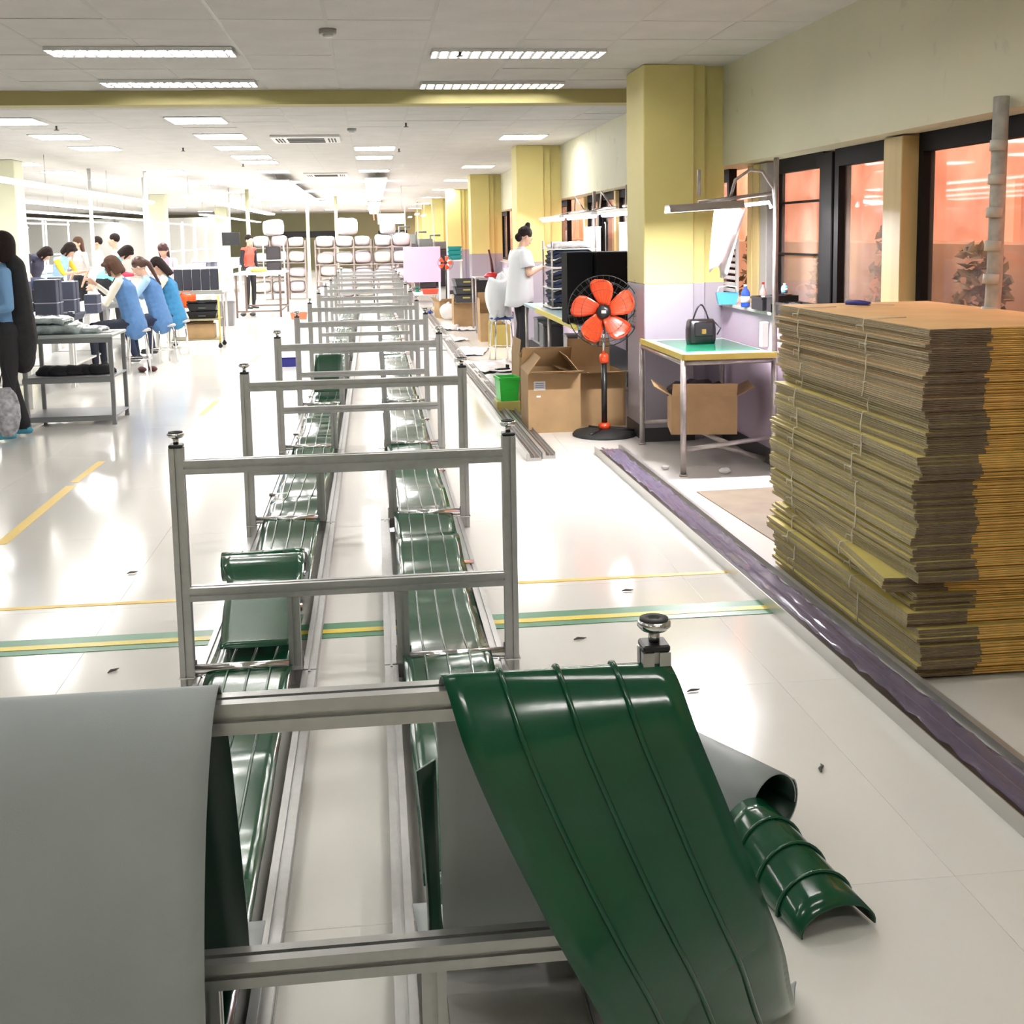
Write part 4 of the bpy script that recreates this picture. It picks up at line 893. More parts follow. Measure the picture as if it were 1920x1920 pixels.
# white film, scraps and cables on the floor between the channel and the boxes
DB = [(1.30, 13.2, .30, .6, 'largest sheet of crumpled white film, at the channel before the woman'), (1.25, 11.9, .22, .45, 'crumpled white film between the woman and the green bin'), (1.22, 15.0, .20, .5, 'crumpled white film beside the olive brown box'), (1.05, 17.0, .18, .5, 'crumpled white film left of the box with the tall flap'), (1.30, 10.9, .13, .3, 'small crumpled white film just behind the green bin'), (1.15, 19.0, .2, .5, 'crumpled white film in front of the grey crates'), (1.45, 18.6, .16, .25, 'white padded sheet near the steel bench')]
for q, (x, y, a, b, lb) in enumerate(DB):
    g = [[(-a+2*a*i/11+.02*noise.noise(Vector((i, j, q))), -b+2*b*j/15, .012+.05*abs(noise.noise(Vector((i*.45, j*.45, q*5))))) for i in range(12)] for j in range(16)]
    MB().sheet(g, .002).build('plastic_film', PLASTICW, loc=(x, y, 0), rz=R.uniform(-.3, .3), label=lb, cat='plastic film', group='crumpled film along the channel')
MB().tube([(1.0+.10*math.sin(k*.5), 10.9+.17*k, .018+.012*(k % 2)) for k in range(14)], .007, 6).build('cable', mat('tan_cable', (.40, .30, .18), .5), label='tan cable lying along the channel behind the second frames', cat='cable')
MB().tube([(.50+.1*k, 15.2+.12*math.sin(k*.7), .012) for k in range(9)], .006, 6).build('cable', mat('dark_cable', (.08, .07, .06), .5), label='dark cable crossing the floor from the conveyor to the channel', cat='cable')
o = thing('black_bracket', 'small black metal bracket lying on the white film near the green bin', 'bracket', (1.33, 12.3, .07), .4); MB().box((0, 0, .012), (.16, .05, .015), bev=.003).box((.06, 0, .03), (.015, .05, .05)).build('bracket_plate', BLACK, o)
for q, (x, y, r, lb) in enumerate(((2.13, 6.95, .03, 'white crumpled tissue under the lamp table'), (2.44, 6.55, .04, 'white crumpled wrapper at the wall end of the floor cardboard'), (1.80, 7.15, .02, 'white paper scrap beside the left front leg of the lamp table'), (1.62, 6.85, .016, 'tiny white scrap next to the purple film channel'), (2.42, 6.42, .045, 'grey crumpled wrapper beside the white one at the wall'))):
    mb = MB(); mb.ball((0, 0, r*.7), (r*1.3, r, r*.7), 10); mb.v = [(a+r*.5*noise.noise(Vector((a, b, c))*60), b+r*.5*noise.noise(Vector((b, a, c))*60), max(c, 0)) for a, b, c in mb.v]
    mb.build('paper_scrap', mat('scrap_grey', (.4, .4, .42), .7) if q == 4 else PAPER, loc=(x, y, 0), label=lb, cat='scrap')
for q, (x, y, a) in enumerate(((-1.13, 5.35, .5), (.72, 4.15, .2), (1.0, 3.6, .3), (-.95, 4.1, .9), (1.02, 4.7, .1), (1.20, 3.0, 1.2), (.32, 5.6, .3))):
    mb = MB(); mb.tube([(-.025, 0, .004), (-.008, .004, .006), (.010, -.003, .006), (.026, .002, .004)], [.002, .005, .004, .001], 6)
    mb.build('floor_crumb', mat('grit', (.12, .11, .10), .8), loc=(x, y, 0), rz=a, label=['dark crumb on the floor left of the first frame', 'dark crumb just before the green stripe right of the frame', 'speck on the floor above the curled belt end', 'speck beside the left front post base', 'speck between the thin tape line and the green stripe', 'dark scrap right of the curled belt end', 'dark crumb in the gap between the two conveyor lanes'][q], cat='crumb')
# ------------------------------------------------------------ people
_ico = {}
def ico(n):
    if n not in _ico:
        bm = bmesh.new(); bmesh.ops.create_icosphere(bm, subdivisions=n, radius=1)
        _ico[n] = (np.array([v.co[:] for v in bm.verts]), [tuple(v.index for v in f.verts) for f in bm.faces]); bm.free()
    return _ico[n]
def blob(name, prims, mats, voxel, parent, smooth=5, pick=None):
    """prims: (a, b, ra, rb, flat(x,y,z scale), material index) -> one continuous remeshed surface"""
    V, Fc = ico(2); vs = []; fs = []; cen = []; off = 0
    for a, b, ra, rb, sc, mi in prims:
        a, b = np.array(a, float), np.array(b, float); L = np.linalg.norm(b-a); n = max(1, int(L/(min(ra, rb)*.45))+1) if L > 1e-6 else 1
        for k in range(n):
            t = k/max(1, n-1) if n > 1 else 0; r = ra+(rb-ra)*t; c = a+(b-a)*t
            vs.append(c+V*r*np.array(sc)); fs += [tuple(i+off for i in f) for f in Fc]; off += len(V); cen.append((*c, r, *sc, mi))
    me = bpy.data.meshes.new('tmp'); me.from_pydata(np.vstack(vs).tolist(), [], fs); ob = bpy.data.objects.new('tmp', me); COL.objects.link(ob)
    r = ob.modifiers.new('r', 'REMESH'); r.mode = 'VOXEL'; r.voxel_size = voxel; r.adaptivity = 0
    s = ob.modifiers.new('s', 'SMOOTH'); s.factor = .5; s.iterations = smooth
    dg = bpy.context.evaluated_depsgraph_get(); out = bpy.data.meshes.new_from_object(ob.evaluated_get(dg))
    bpy.data.objects.remove(ob); bpy.data.meshes.remove(me)
    out.name = name; out.materials.clear()
    for m in mats: out.materials.append(m)
    if len(mats) > 1:
        n = len(out.polygons); c = np.empty(n*3); out.polygons.foreach_get('center', c); c = c.reshape(-1, 3)
        C = np.array(cen); best = np.full(n, 1e9); mi = np.zeros(n, int)
        for k in range(len(C)):
            d = np.linalg.norm((c-C[k, :3])/C[k, 4:7], axis=1)/C[k, 3]
            m_ = d < best; best[m_] = d[m_]; mi[m_] = int(C[k, 7])
        out.polygons.foreach_set('material_index', mi.astype(np.int32))
    out.polygons.foreach_set('use_smooth', np.ones(len(out.polygons), bool)); out.update()
    return put(name, out, parent)
O3 = (1, 1, 1)
def hand(prims, w, d, palm, side, mi, curl=.5, s=1.0):
    """palm + five separate fingers; w wrist, d direction, palm normal, side = where the thumb leaves"""
    w, d, pn = Vector(w), Vector(d).normalized(), Vector(palm).normalized(); sd = d.cross(pn).normalized()*side
    base = w+d*.075*s
    prims.append((w, base, .021*s, .027*s, O3, mi))
    for k, (o, L) in enumerate(((.030, .068), (.011, .076), (-.009, .072), (-.028, .056))):
        b = base+sd*o*s; prims.append((w+d*.03*s+sd*o*.6*s, b, .013*s, .0105*s, O3, mi))
        m = b+(d*math.cos(curl*.7)+pn*math.sin(curl*.7))*L*.5*s; e = m+(d*math.cos(curl*1.7)+pn*math.sin(curl*1.7))*L*.5*s
        prims.append((b, m, .0095*s, .009*s, O3, mi)); prims.append((m, e, .009*s, .0075*s, O3, mi))
    t0 = w+d*.025*s+sd*.018*s; t1 = t0+(sd*.8+d*.6+pn*.3).normalized()*.042*s; t2 = t1+(d*.9+sd*.1+pn*.5).normalized()*.030*s
    prims.append((t0, t1, .013*s, .011*s, O3, mi)); prims.append((t1, t2, .0105*s, .0085*s, O3, mi))

def person(label, loc, rz, P, voxel=.008, hair='bob', hairm=HAIRB, shirt=None, sleeve=.6, pants=DARK, shoe=None, vest=None, tee=None, skin=SKIN, group=None, sleeve_m=None, detail=True):
    """P: joints in local metres, the person faces +Y"""
    o = thing('person', label, 'person', loc, rz, group)
    shirt = shirt or WHITE; shoe = shoe or mat('dark_shoe', (.03, .03, .035), .5); sleeve_m = sleeve_m or shirt
    mats = [skin, shirt, pants, shoe, sleeve_m]; p = []
    pel, ch, nk, hd = (Vector(P[k]) for k in ('pelvis', 'chest', 'neck', 'head'))
    wd = P.get('wide', 1.0)
    p.append((pel, pel, .125*wd, .125*wd, (1.18, .92, .85), 2))
    mid = pel.lerp(ch, .45)
    p.append((pel+Vector((0, 0, .05)), mid, .118*wd, .108*wd, (1.12, .82, 1), 1)); p.append((mid, ch, .108*wd, .125*wd, (1.15, .82, 1), 1))
    p.append((ch, ch.lerp(nk, .72), .125*wd, .070, (1.15, .85, 1), 1))
    p.append((ch.lerp(nk, .75), nk, .05, .044, O3, 0)); p.append((nk, hd, .044, .05, O3, 0))
    hf = Vector(P.get('face', (0, 1, 0))).normalized(); hu = Vector(P.get('headup', (0, 0, 1))); hu = (hu-hf*hu.dot(hf)).normalized(); hr = hf.cross(hu)
    H = lambda x, y, z: hd+hr*x+hf*y+hu*z
    p.append((H(0, -.012, .03), H(0, -.006, .028), .083, .083, (.94, 1.0, 1.02), 0)); p.append((H(0, .025, .0), H(0, .040, -.055), .064, .042, O3, 0))
    p.append((H(0, .086, .012), H(0, .098, -.014), .008, .0135, O3, 0))
    for s in (-1, 1): p.append((H(s*.080, -.004, .012), H(s*.080, -.004, -.016), .012, .009, O3, 0))
    for s, k in ((-1, 'l'), (1, 'r')):
        sh, el, wr = (Vector(P[j+k]) for j in ('sh', 'el', 'wr'))
        p.append((ch.lerp(nk, .55), sh, .055, .050, O3, 1)); m = sh.lerp(el, .75)
        lo = 4 if sleeve > .5 else 0
        if sleeve <= .5: m = sh.lerp(el, .62)
        p.append((sh, m, .050, .041, O3, 4)); p.append((m, el, .041, .036, O3, lo)); cut = el.lerp(wr, .9 if sleeve > .9 else .12)
        p.append((el, cut, .036, .028 if sleeve > .9 else .035, O3, lo)); p.append((cut, wr, .034 if sleeve <= .9 else .025, .024, O3, 0))
        if detail: hand(p, wr, P.get('hd'+k, (wr-el)), P.get('hp'+k, (-s*.6, .2, -.6)), -s if 'hs'+k not in P else P['hs'+k], 0, P.get('curl', .6))
        else: p.append((wr, wr+(wr-el).normalized()*.10, .024, .020, O3, 0))
        hp, kn, an = (Vector(P[j+k]) for j in ('hp_', 'kn', 'an')); th = P.get('thigh', .078)
        p.append((hp, hp.lerp(kn, .5), th, th*.86, O3, 2)); p.append((hp.lerp(kn, .5), kn, th*.86, .054, O3, 2)); p.append((kn, kn.lerp(an, .35), .053, .052, O3, 2)); p.append((kn.lerp(an, .35), kn.lerp(an, .94), .052, P.get('cuff', .040), O3, 2))
        td = Vector(P.get('toe'+k, (0, 1, 0))).normalized()
        p.append((an, an+Vector((0, 0, -.035)), .036, .034, O3, 3)); p.append((an-td*.04+Vector((0, 0, -.045)), an+td*.13+Vector((0, 0, -.052)), .034, .028, (1, 1, .85), 3))
    body = blob('body', p, mats, voxel, o)
    # face
    if detail:
        for s in (-1, 1):
            MB().ball(H(s*.031, .074, .018), (.011, .007, .008), 10).build('eye', mat('eye_dark', (.03, .02, .02), .2), o)
            MB().tube([H(s*.045, .074, .036), H(s*.031, .081, .040), H(s*.017, .082, .036)], .0028, 5).build('eyebrow', HAIRB, o)
        MB().tube([H(-.020, .083, -.044), H(0, .090, -.045), H(.020, .083, -.044)], [.003, .0055, .003], 6).build('mouth', mat('lip', (.50, .16, .14), .4), o)
    hm = []
    cap = lambda rr=.094: hm.append((H(0, -.022, .050), H(0, -.028, .025), rr, rr*.98, (.98, 1, .98), 0))
    if hair == 'bun': cap(.090); hm.append((H(0, -.04, .135), H(0, -.045, .150), .036, .032, O3, 0)); hm.append((H(0, -.06, -.03), H(0, -.05, -.05), .05, .035, O3, 0))
    elif hair == 'bob':
        cap(.097)
        for a in range(9):
            t = PI*.98*(a/8)+PI*1.01; q = Vector((math.cos(t), math.sin(t)*.95)); hm.append((H(q.x*.072, q.y*.072-.02, .03), H(q.x*.082, q.y*.080-.015, -.085), .032, .022, O3, 0))
        for s in (-1, 1): hm.append((H(s*.076, .03, .05), H(s*.088, .045, -.07), .024, .018, O3, 0))
        hm.append((H(-.05, .06, .075), H(.05, .06, .075), .026, .026, O3, 0))
    elif hair == 'long':
        cap(.095)
        for a in range(7):
            t = PI*.8*(a/6)+PI*1.1; q = Vector((math.cos(t), math.sin(t))); hm.append((H(q.x*.068, q.y*.068-.02, .02), H(q.x*.075, q.y*.075-.045, -.16), .032, .018, O3, 0))
    elif hair == 'tail':
        cap(.093); hm.append((H(0, -.10, .03), H(0, -.12, -.02), .03, .034, O3, 0)); hm.append((H(0, -.12, -.02), H(0, -.10, -.30), .034, .016, O3, 0))
    else: cap(.092)
    blob('hair', hm, [hairm], max(voxel, .007), o, 4)
    if vest:
        v = [(pel+Vector((0, -.01, -.06)), mid, .158*wd, .138*wd, (1.12, .86, 1), 0), (mid, ch, .138*wd, .140*wd, (1.12, .86, 1), 0), (ch, ch.lerp(nk, .55), .140*wd, .085, (1.12, .88, 1), 0)]
        for k in 'lr': sh = Vector(P['sh'+k]); v.append((ch.lerp(nk, .5), sh.lerp(ch, .12), .06, .052, O3, 0))
        blob('vest', v, [vest], max(voxel, .010), o, 4)
    if tee: tee(o, P)
    return o
def stand(**k):
    P = dict(pelvis=(0, 0, .86), chest=(0, 0, 1.16), neck=(0, .01, 1.345), head=(0, .03, 1.455), shl=(-.165, 0, 1.275), shr=(.165, 0, 1.275), ell=(-.21, -.02, 1.02), elr=(.21, -.02, 1.02), wrl=(-.20, .08, .80), wrr=(.20, .08, .80),
             hp_l=(-.085, 0, .83), hp_r=(.085, 0, .83), knl=(-.09, .02, .46), knr=(.09, .02, .46), anl=(-.09, -.01, .085), anr=(.09, -.01, .085)); P.update(k); return P
def sit(h=.50, lean=.10, **k):
    P = dict(pelvis=(0, 0, h+.09), chest=(0, lean*.6, h+.42), neck=(0, lean+.02, h+.60), head=(0, lean+.08, h+.70), face=(0, .85, -.5), shl=(-.16, lean*.8, h+.54), shr=(.16, lean*.8, h+.54), ell=(-.20, lean+.12, h+.33), elr=(.20, lean+.12, h+.33),
             wrl=(-.09, lean+.33, h+.38), wrr=(.09, lean+.33, h+.38), hp_l=(-.09, .03, h+.06), hp_r=(.09, .03, h+.06), knl=(-.12, .40, h+.04), knr=(.12, .40, h+.04), anl=(-.13, .30, .10), anr=(.13, .34, .10)); P.update(k); return P

COTTON = mat('white_cotton', (.78, .80, .82), .8)
def big_tee(o, P):
    # loose tee with a dropped hem, hollow below, folds running down
    rings = []
    prof = [(1.325, .070, .062, .01), (1.305, .13, .080, .0), (1.275, .185, .095, 0), (1.22, .195, .118, 0), (1.12, .190, .130, 0), (1.0, .198, .140, -.005), (.88, .212, .150, -.012), (.78, .222, .156, -.018), (.71, .226, .160, -.03), (.705, .215, .150, -.03), (.80, .20, .140, -.01)]
    for z, a, b, dy in prof:
        r = []
        for i in range(40):
            t = 2*PI*i/40; f = max(0, (1.2-z))/.5
            w_ = 1+f*.035*math.sin(5*t+z*4)+f*.02*math.sin(9*t+1.3)
            r.append(Vector((a*w_*math.cos(t), b*w_*math.sin(t)+dy, z+f*.014*math.sin(3*t)-(f*.05 if math.sin(t) < 0 else 0)*abs(math.sin(t)))))
        rings.append(r)
    m = MB(); m.loft(rings, 0, True, False); m.build('tee_shirt', COTTON, o)
    for k in 'lr':
        a, b = Vector(P['sh'+k]), Vector(P['el'+k]); t = a.lerp(b, .68); d = (b-a).normalized(); u = d.cross(Vector((0, 1, 0))).normalized(); v = d.cross(u)
        rs = [[c+u*r*math.cos(2*PI*i/18)+v*r*math.sin(2*PI*i/18) for i in range(18)] for c, r in ((a-d*.03, .060), (a+d*.02, .074), (a.lerp(b, .35), .080), (t, .086), (t, .078), (a.lerp(b, .4), .066))]
        MB().loft(rs, 0, True, False).build('sleeve', COTTON, o)

wl = stand(face=(0, .80, -.55), headup=(0, .5, .86), chest=(0, .0, 1.17), head=(0, .055, 1.455), neck=(0, .02, 1.345), ell=(-.215, .0, 1.04), elr=(.215, .02, 1.04), wrl=(-.08, .26, 1.10), wrr=(.085, .27, 1.13), hdl=(.35, .8, .25), hdr=(-.35, .8, .25), hpl=(.7, -.2, .3), hpr=(-.7, -.2, .3), curl=.9, knl=(-.08, .03, .46), knr=(.07, .0, .46), anr=(.10, -.04, .085))
person('woman standing in a loose white tee and black trousers, hair in a bun', (1.70, 13.6, 0), -PI/2+.25, wl, .0075, 'bun', HAIRB, COTTON, .4, mat('black_trousers', (.012, .012, .015), .8), mat('tan_shoe', (.30, .22, .18), .6), tee=big_tee)
o = thing('small_part', 'small white part held in the hands of the standing woman', 'part', (2.04, 13.55, 1.155)); MB().box((0, 0, 0), (.05, .035, .02), bev=.006).ball((0, 0, .012), (.012, .012, .008), 8).build('part_body', PAPER, o)

BLUEV = mat('denim_blue_vest', (.085, .20, .42), .8, nz=.12, nscale=7, bump=.9, bscale=11); BLUEV2 = mat('brighter_blue_vest', (.04, .22, .44), .8, nz=.12, nscale=7, bump=.9, bscale=11)
CRM = mat('cream_sleeve', (.76, .72, .60), .8)
w1 = sit(.50, .13, wrl=(-.05, .42, .95), wrr=(.07, .44, 1.02), ell=(-.20, .24, .80), elr=(.20, .22, .80), knl=(-.12, .43, .54), knr=(.10, .43, .54), anl=(-.13, .42, .12), anr=(.10, .40, .12))
person('seated woman with a brown bob and cream sleeves, nearest of the three on stools', (-2.72, 13.75, 0), PI/2-.1, w1, .0085, 'bob', HAIRBR, CRM, 1.0, mat('dark_blue_jeans', (.02, .025, .045), .8), vest=BLUEV)
person('seated woman with a dark reddish ponytail, middle of the three on stools', (-2.62, 14.85, 0), PI/2-.05, sit(.47, .14, wrl=(-.06, .36, .86), wrr=(.07, .36, .88)), .010, 'tail', mat('reddish_hair', (.06, .022, .015), .4), mat('pale_blue_shirt', (.35, .55, .75), .7), 1.0, NAVY, vest=BLUEV)
person('seated woman with long black hair in a bright blue vest, farthest of the three', (-2.60, 15.85, 0), PI/2, sit(.45, .12), .010, 'long', HAIRB, CRM, 1.0, NAVY, vest=BLUEV2)
stool((-2.70, 13.78, 0), .3, 'steel stool under the nearest seated woman', .50, mat('steel_seat', (.45, .45, .45), .35, .6), 'stools of the seated row')
stool((-2.60, 14.87, 0), .6, 'steel stool under the middle seated woman', .47, mat('steel_seat', (.45, .45, .45), .35, .6), 'stools of the seated row')
stool((-2.58, 15.87, 0), .1, 'steel stool under the farthest seated woman', .45, mat('steel_seat', (.45, .45, .45), .35, .6), 'stools of the seated row')
o = thing('dark_shoes', 'pair of maroon slippers on the floor under the nearest stool', 'shoes', (-2.62, 13.85, 0), .4)
for s in (-1, 1): MB().ball((s*.06, 0, .03), (.045, .12, .03), 12).build('slipper', mat('maroon_slipper', (.10, .03, .03), .7), o)

# the standing person at the left edge: blue garment under an open black coat, blue shoe covers
def coat(o, P):
    BK = mat('black_coat', (.010, .010, .012), .9)
    v = [((.0, -.075, 1.30), (.0, -.085, 1.05), .10, .125, (1.3, .75, 1), 0), ((.0, -.085, 1.05), (.02, -.09, .78), .125, .15, (1.2, .75, 1), 0), ((.02, -.09, .78), (.03, -.08, .62), .15, .13, (1.2, .75, 1), 0), ((0, -.05, 1.36), (0, -.07, 1.26), .07, .10, (1.2, .8, 1), 0)]
    blob('coat', v, [BK], .012, o, 5)
SC = mat('blue_shoe_cover', (.06, .32, .45), .5)
lpz = stand(pelvis=(0, 0, .86), thigh=.092, cuff=.060, anl=(-.12, .06, .085), anr=(.10, -.05, .085), wrl=(-.12, .24, .98), wrr=(.12, .22, .96), toel=(0, 1, 0), toer=(.3, 1, 0))
person('person in an open black coat over a light blue top, black trousers and blue shoe covers, at the left table', (-2.78, 9.35, 0), PI/2+.25, lpz, .010, 'bob', HAIRB, mat('steel_blue_cloth', (.17, .34, .58), .8), 1.0, mat('black_trousers', (.012, .012, .015), .8), SC, tee=None)
bpy.data.objects['person.004']['label'] = 'standing person in a light blue top, black coat and blue shoe covers, at the left'
coat_o = bpy.data.objects['person.004']; coat(coat_o, lpz)
o = thing('floral_bag', 'grey patterned cloth bag hanging beside the legs of the standing person in blue shoe covers', 'bag', (-2.72, 8.95, 0)); mb = MB(); mb.ball((0, 0, .26), (.10, .07, .20), 14); mb.build('bag_body', mat('patterned_cloth', (.35, .35, .38), .8, nz=.6, nscale=22), o); MB().tube([(-.05, 0, .42), (0, 0, .62), (.05, 0, .42)], .006, 6).build('strap', DARK, o)

# background workers
def worker(label, x, y, rz, P, **k): return person(label, (x, y, 0), rz, P, .013, detail=False, **k)
LB = mat('pale_blue_shirt', (.35, .55, .75), .7)
worker('distant worker in a pale blue shirt with a yellow sleeve band, bending over the bench', -5.05, 19.6, -PI/2-.3, stand(chest=(0, .10, 1.13), neck=(0, .18, 1.28), head=(0, .26, 1.36), face=(0, .7, -.7), shl=(-.165, .12, 1.22), shr=(.165, .12, 1.22), ell=(-.2, .25, 1.0), elr=(.2, .25, 1.0), wrl=(-.1, .42, 1.02), wrr=(.1, .42, 1.02)), shirt=LB, hair='bob', sleeve_m=mat('yellow_sleeve', (.85, .50, .03), .6))
worker('distant worker with brown hair and bare neck, behind the one with the yellow sleeve', -5.15, 21.6, 2.4, stand(), shirt=mat('greyish_shirt', (.55, .50, .48), .7), hair='long', hairm=HAIRBR)
worker('distant short haired worker in white between two white posts', -4.75, 21.3, PI/2+.4, stand(), shirt=WHITE, hair='short', sleeve=1.0)
worker('distant worker in a cyan jacket with a bright red stripe, bent forward', -4.25, 19.3, -PI/2+.2, stand(chest=(0, .16, 1.10), neck=(0, .27, 1.22), head=(0, .36, 1.30), face=(0, .6, -.8), shl=(-.17, .18, 1.18), shr=(.17, .18, 1.18), ell=(-.22, .30, .98), elr=(.22, .28, .96), wrl=(-.1, .46, .96), wrr=(.1, .46, .96), wide=1.12), shirt=mat('cyan_jacket', (.22, .66, .85), .6), hair='bob', sleeve=1.0, sleeve_m=mat('crimson_sleeve', (.80, .04, .10), .6))
worker('distant tall worker in white with black hair, right of the cyan jacket', -4.35, 20.8, PI/2, stand(head=(0, .03, 1.50)), shirt=WHITE, hair='short', sleeve=1.0)
worker('distant dark haired worker in a navy top behind the red cloth bundle', -5.6, 20.3, -PI/2, stand(chest=(0, .08, 1.10), neck=(0, .15, 1.24), head=(0, .22, 1.30), face=(0, .6, -.8)), shirt=mat('navy_top', (.03, .03, .06), .7), hair='bob')
worker('distant seated worker with long maroon brown hair behind the dark panels', -3.45, 20.3, PI, sit(.62, .1), shirt=mat('lilac_shirt', (.60, .50, .62), .7), hair='long', hairm=mat('maroon_hair', (.07, .025, .025), .4))
worker('distant worker in a bright red vest standing at the far white table', -2.62, 25.6, PI+.9, stand(), shirt=mat('bright_red_vest', (.85, .08, .05), .6), hair='short', sleeve=1.0, sleeve_m=DARK)

# ------------------------------------------------------------ left table with the shelves
GT = mat('grey_bench_top', (.42, .47, .46), .35); GS = mat('grey_steel', (.22, .23, .24), .4, .4)
lt = thing('shelf_table', 'grey steel table with two lower shelves at the left, dark cloth on its middle shelf', 'table', (-2.86, 9.86, 0))
MB().box((.36, .27, .735), (.74, .56, .025), bev=.006).build('table_top', GT, lt)
MB().box((.36, .27, .395), (.72, .53, .018), bev=.003).box((.36, .005, .375), (.72, .02, .04)).build('shelf', GS, lt); MB().box((.36, .27, .07), (.72, .53, .018), bev=.003).box((.36, .005, .055), (.72, .02, .035)).build('shelf', GS, lt)
for x, y in ((.02, .02), (.705, .02), (.02, .52), (.705, .52)): MB().box((x, y, .365), (.032, .032, .71), bev=.003).box((x, y, .01), (.036, .036, .02)).build('leg', GS, lt)
MB().box((.36, .01, .70), (.70, .025, .04)).build('apron', GS, lt)
o = thing('dark_cloth_heap', 'heap of black cloth on the middle shelf of the left table', 'cloth', (-2.50, 10.1, .405))
for q in range(5):
    mb = MB(); mb.ball((0, 0, 0), (.13, .14, .08), 14); mb.v = [(a+.03*noise.noise(Vector((a, b, c))*14+Vector((q*5, 0, 0))), b, max(-.0, c+.03*noise.noise(Vector((c, a, b))*14))) for a, b, c in mb.v]
    mb.build('cloth_fold', DARK, o).location = (-.20+.10*q, R.uniform(-.05, .05), .002)
CLR = mat('clear_wrap', (.40, .47, .47), .12, nz=.35, nscale=18, bump=.5, bscale=30, coat=.5)
for q, (x, y, z, a, b, h, lb) in enumerate(((-2.62, 10.12, .748, .22, .20, .09, 'long clear wrapped bundle on top of the left table'), (-2.70, 10.10, .835, .18, .17, .06, 'smaller clear wrapped bundle stacked on the long one'), (-2.35, 10.15, .748, .10, .18, .05, 'thin clear wrapped pack at the right of the left table top'))):
    g = [[(-a+2*a*i/11, -b+2*b*j/9, h*(1-.35*((i-5.5)/5.5)**4-.35*((j-4.5)/4.5)**4)+.012*noise.noise(Vector((i*.8, j*.8, q*4)))) for i in range(12)] for j in range(10)]
    o = thing('wrapped_bundle', lb, 'bundle', (x, y, z), 0, 'wrapped bundles on the left table'); MB().sheet(g, h*.6).build('wrap', CLR, o); MB().box((0, 0, h*.22), (a*1.8, b*1.8, h*.35), bev=.01).build('grey_core', mat('grey_core', (.16, .18, .20), .5), o)
o = thing('white_slip', 'white paper slip on the right end of the left table top', 'paper', (-2.24, 10.1, .7485)); MB().sheet([[(-.06+.12*i/3, -.10+.2*j/3, .003+.004*((i+j) % 2)) for i in range(4)] for j in range(4)], .0015).build('slip', PAPER, o)

# workbenches of the seated row, with dark foam blocks
def bench(loc, L, W, label, group, posts=True, z=.72, m=None, top=None):
    o = thing('assembly_bench', label, 'workbench', loc, 0, group)
    MB().box((0, 0, z), (W, L, .03), bev=.004).build('bench_top', top or mat('bench_white', (.72, .72, .72), .3), o)
    for x in (-W/2+.03, W/2-.03):
        for y in (-L/2+.03, L/2-.03): MB().box((x, y, (z-.015)/2), (.04, .04, z-.015)).build('leg', WHITEM, o)
    MB().box((0, 0, .22), (W-.08, L-.08, .02)).build('shelf', WHITEM, o)
    if posts:
        for y in (-L/2+.03, L/2-.03): MB().box((-W/2+.03, y, z+.6), (.03, .03, 1.2)).build('upright', WHITEM, o)
        MB().box((-W/2+.03, 0, 1.86), (.05, L, .03)).box((-W/2+.03, 0, 1.25), (.03, L, .03)).build('rail', WHITEM, o)
    return o
for q in range(4):
    bench((-3.42, 11.75+1.62*q, 0), 1.58, .66, ['assembly bench holding dark foam blocks, just behind the left shelf table', 'assembly bench in front of the nearest seated woman', 'assembly bench in front of the middle seated woman', 'assembly bench in front of the farthest seated woman'][q], 'benches of the seated row', False)
FOAM = mat('slate_foam', (.075, .085, .125), .8, nz=.1, nscale=8)
FB = [(-3.30, 11.35, .20, .12, .40), (-3.30, 11.49, .20, .12, .40), (-2.98, 11.2, .20, .10, .42), (-2.98, 11.32, .20, .10, .42), (-3.52, 11.5, .12, .30, .45), (-3.10, 12.4, .16, .10, .36), (-3.10, 12.54, .16, .10, .36), (-3.28, 12.7, .14, .12, .40), (-3.0, 13.05, .14, .2, .20)]
FL = ['upright slate foam block at the rear left of the first bench', 'upright slate foam block right behind the rear left one', 'upright slate foam block nearest the aisle on the first bench', 'upright slate foam block touching the nearest aisle one', 'thin slate foam block at the far side of the first bench',
      'slate foam block before the hands of the nearest seated woman', 'second slate foam block before the nearest seated woman', 'tall slate foam block left of the nearest seated woman’s hands', 'low slate foam block beside the nearest seated woman’s lap']
for q, (x, y, sx, sy, h) in enumerate(FB):
    o = thing('foam_block', FL[q], 'foam block', (x, y, .736), 0, 'slate foam blocks'); MB().box((-.002, 0, h/2), (sx-.004, sy, h), bev=.006).build('foam', FOAM, o); MB().box((0, 0, h*.5), (sx+.004, sy+.004, .008)).box((0, 0, h+.001), (sx*.9, sy*.9, .006)).build('wrap_band', mat('pale_wrap', (.5, .5, .58), .4), o)
for q in range(6):
    g = [[(-.16+.32*i/7, -.13+.26*j/7, .04+.02*noise.noise(Vector((i*.8, j*.8, q*2)))-.02*max(abs(i-3.5)-2.5, 0)) for i in range(8)] for j in range(8)]
    MB().sheet(g, .04).build('bagged_part', PLASTICW if q % 2 else mat('grey_film', (.42, .42, .45), .3), loc=(-3.62, 11.25, .742+.062*q), rz=R.uniform(-.2, .2), label='white and grey bagged part, %s of the pile left of the foam blocks' % ['lowest', 'second', 'third', 'fourth', 'fifth', 'topmost'][q], cat='bagged part', group='bagged parts by the foam blocks')
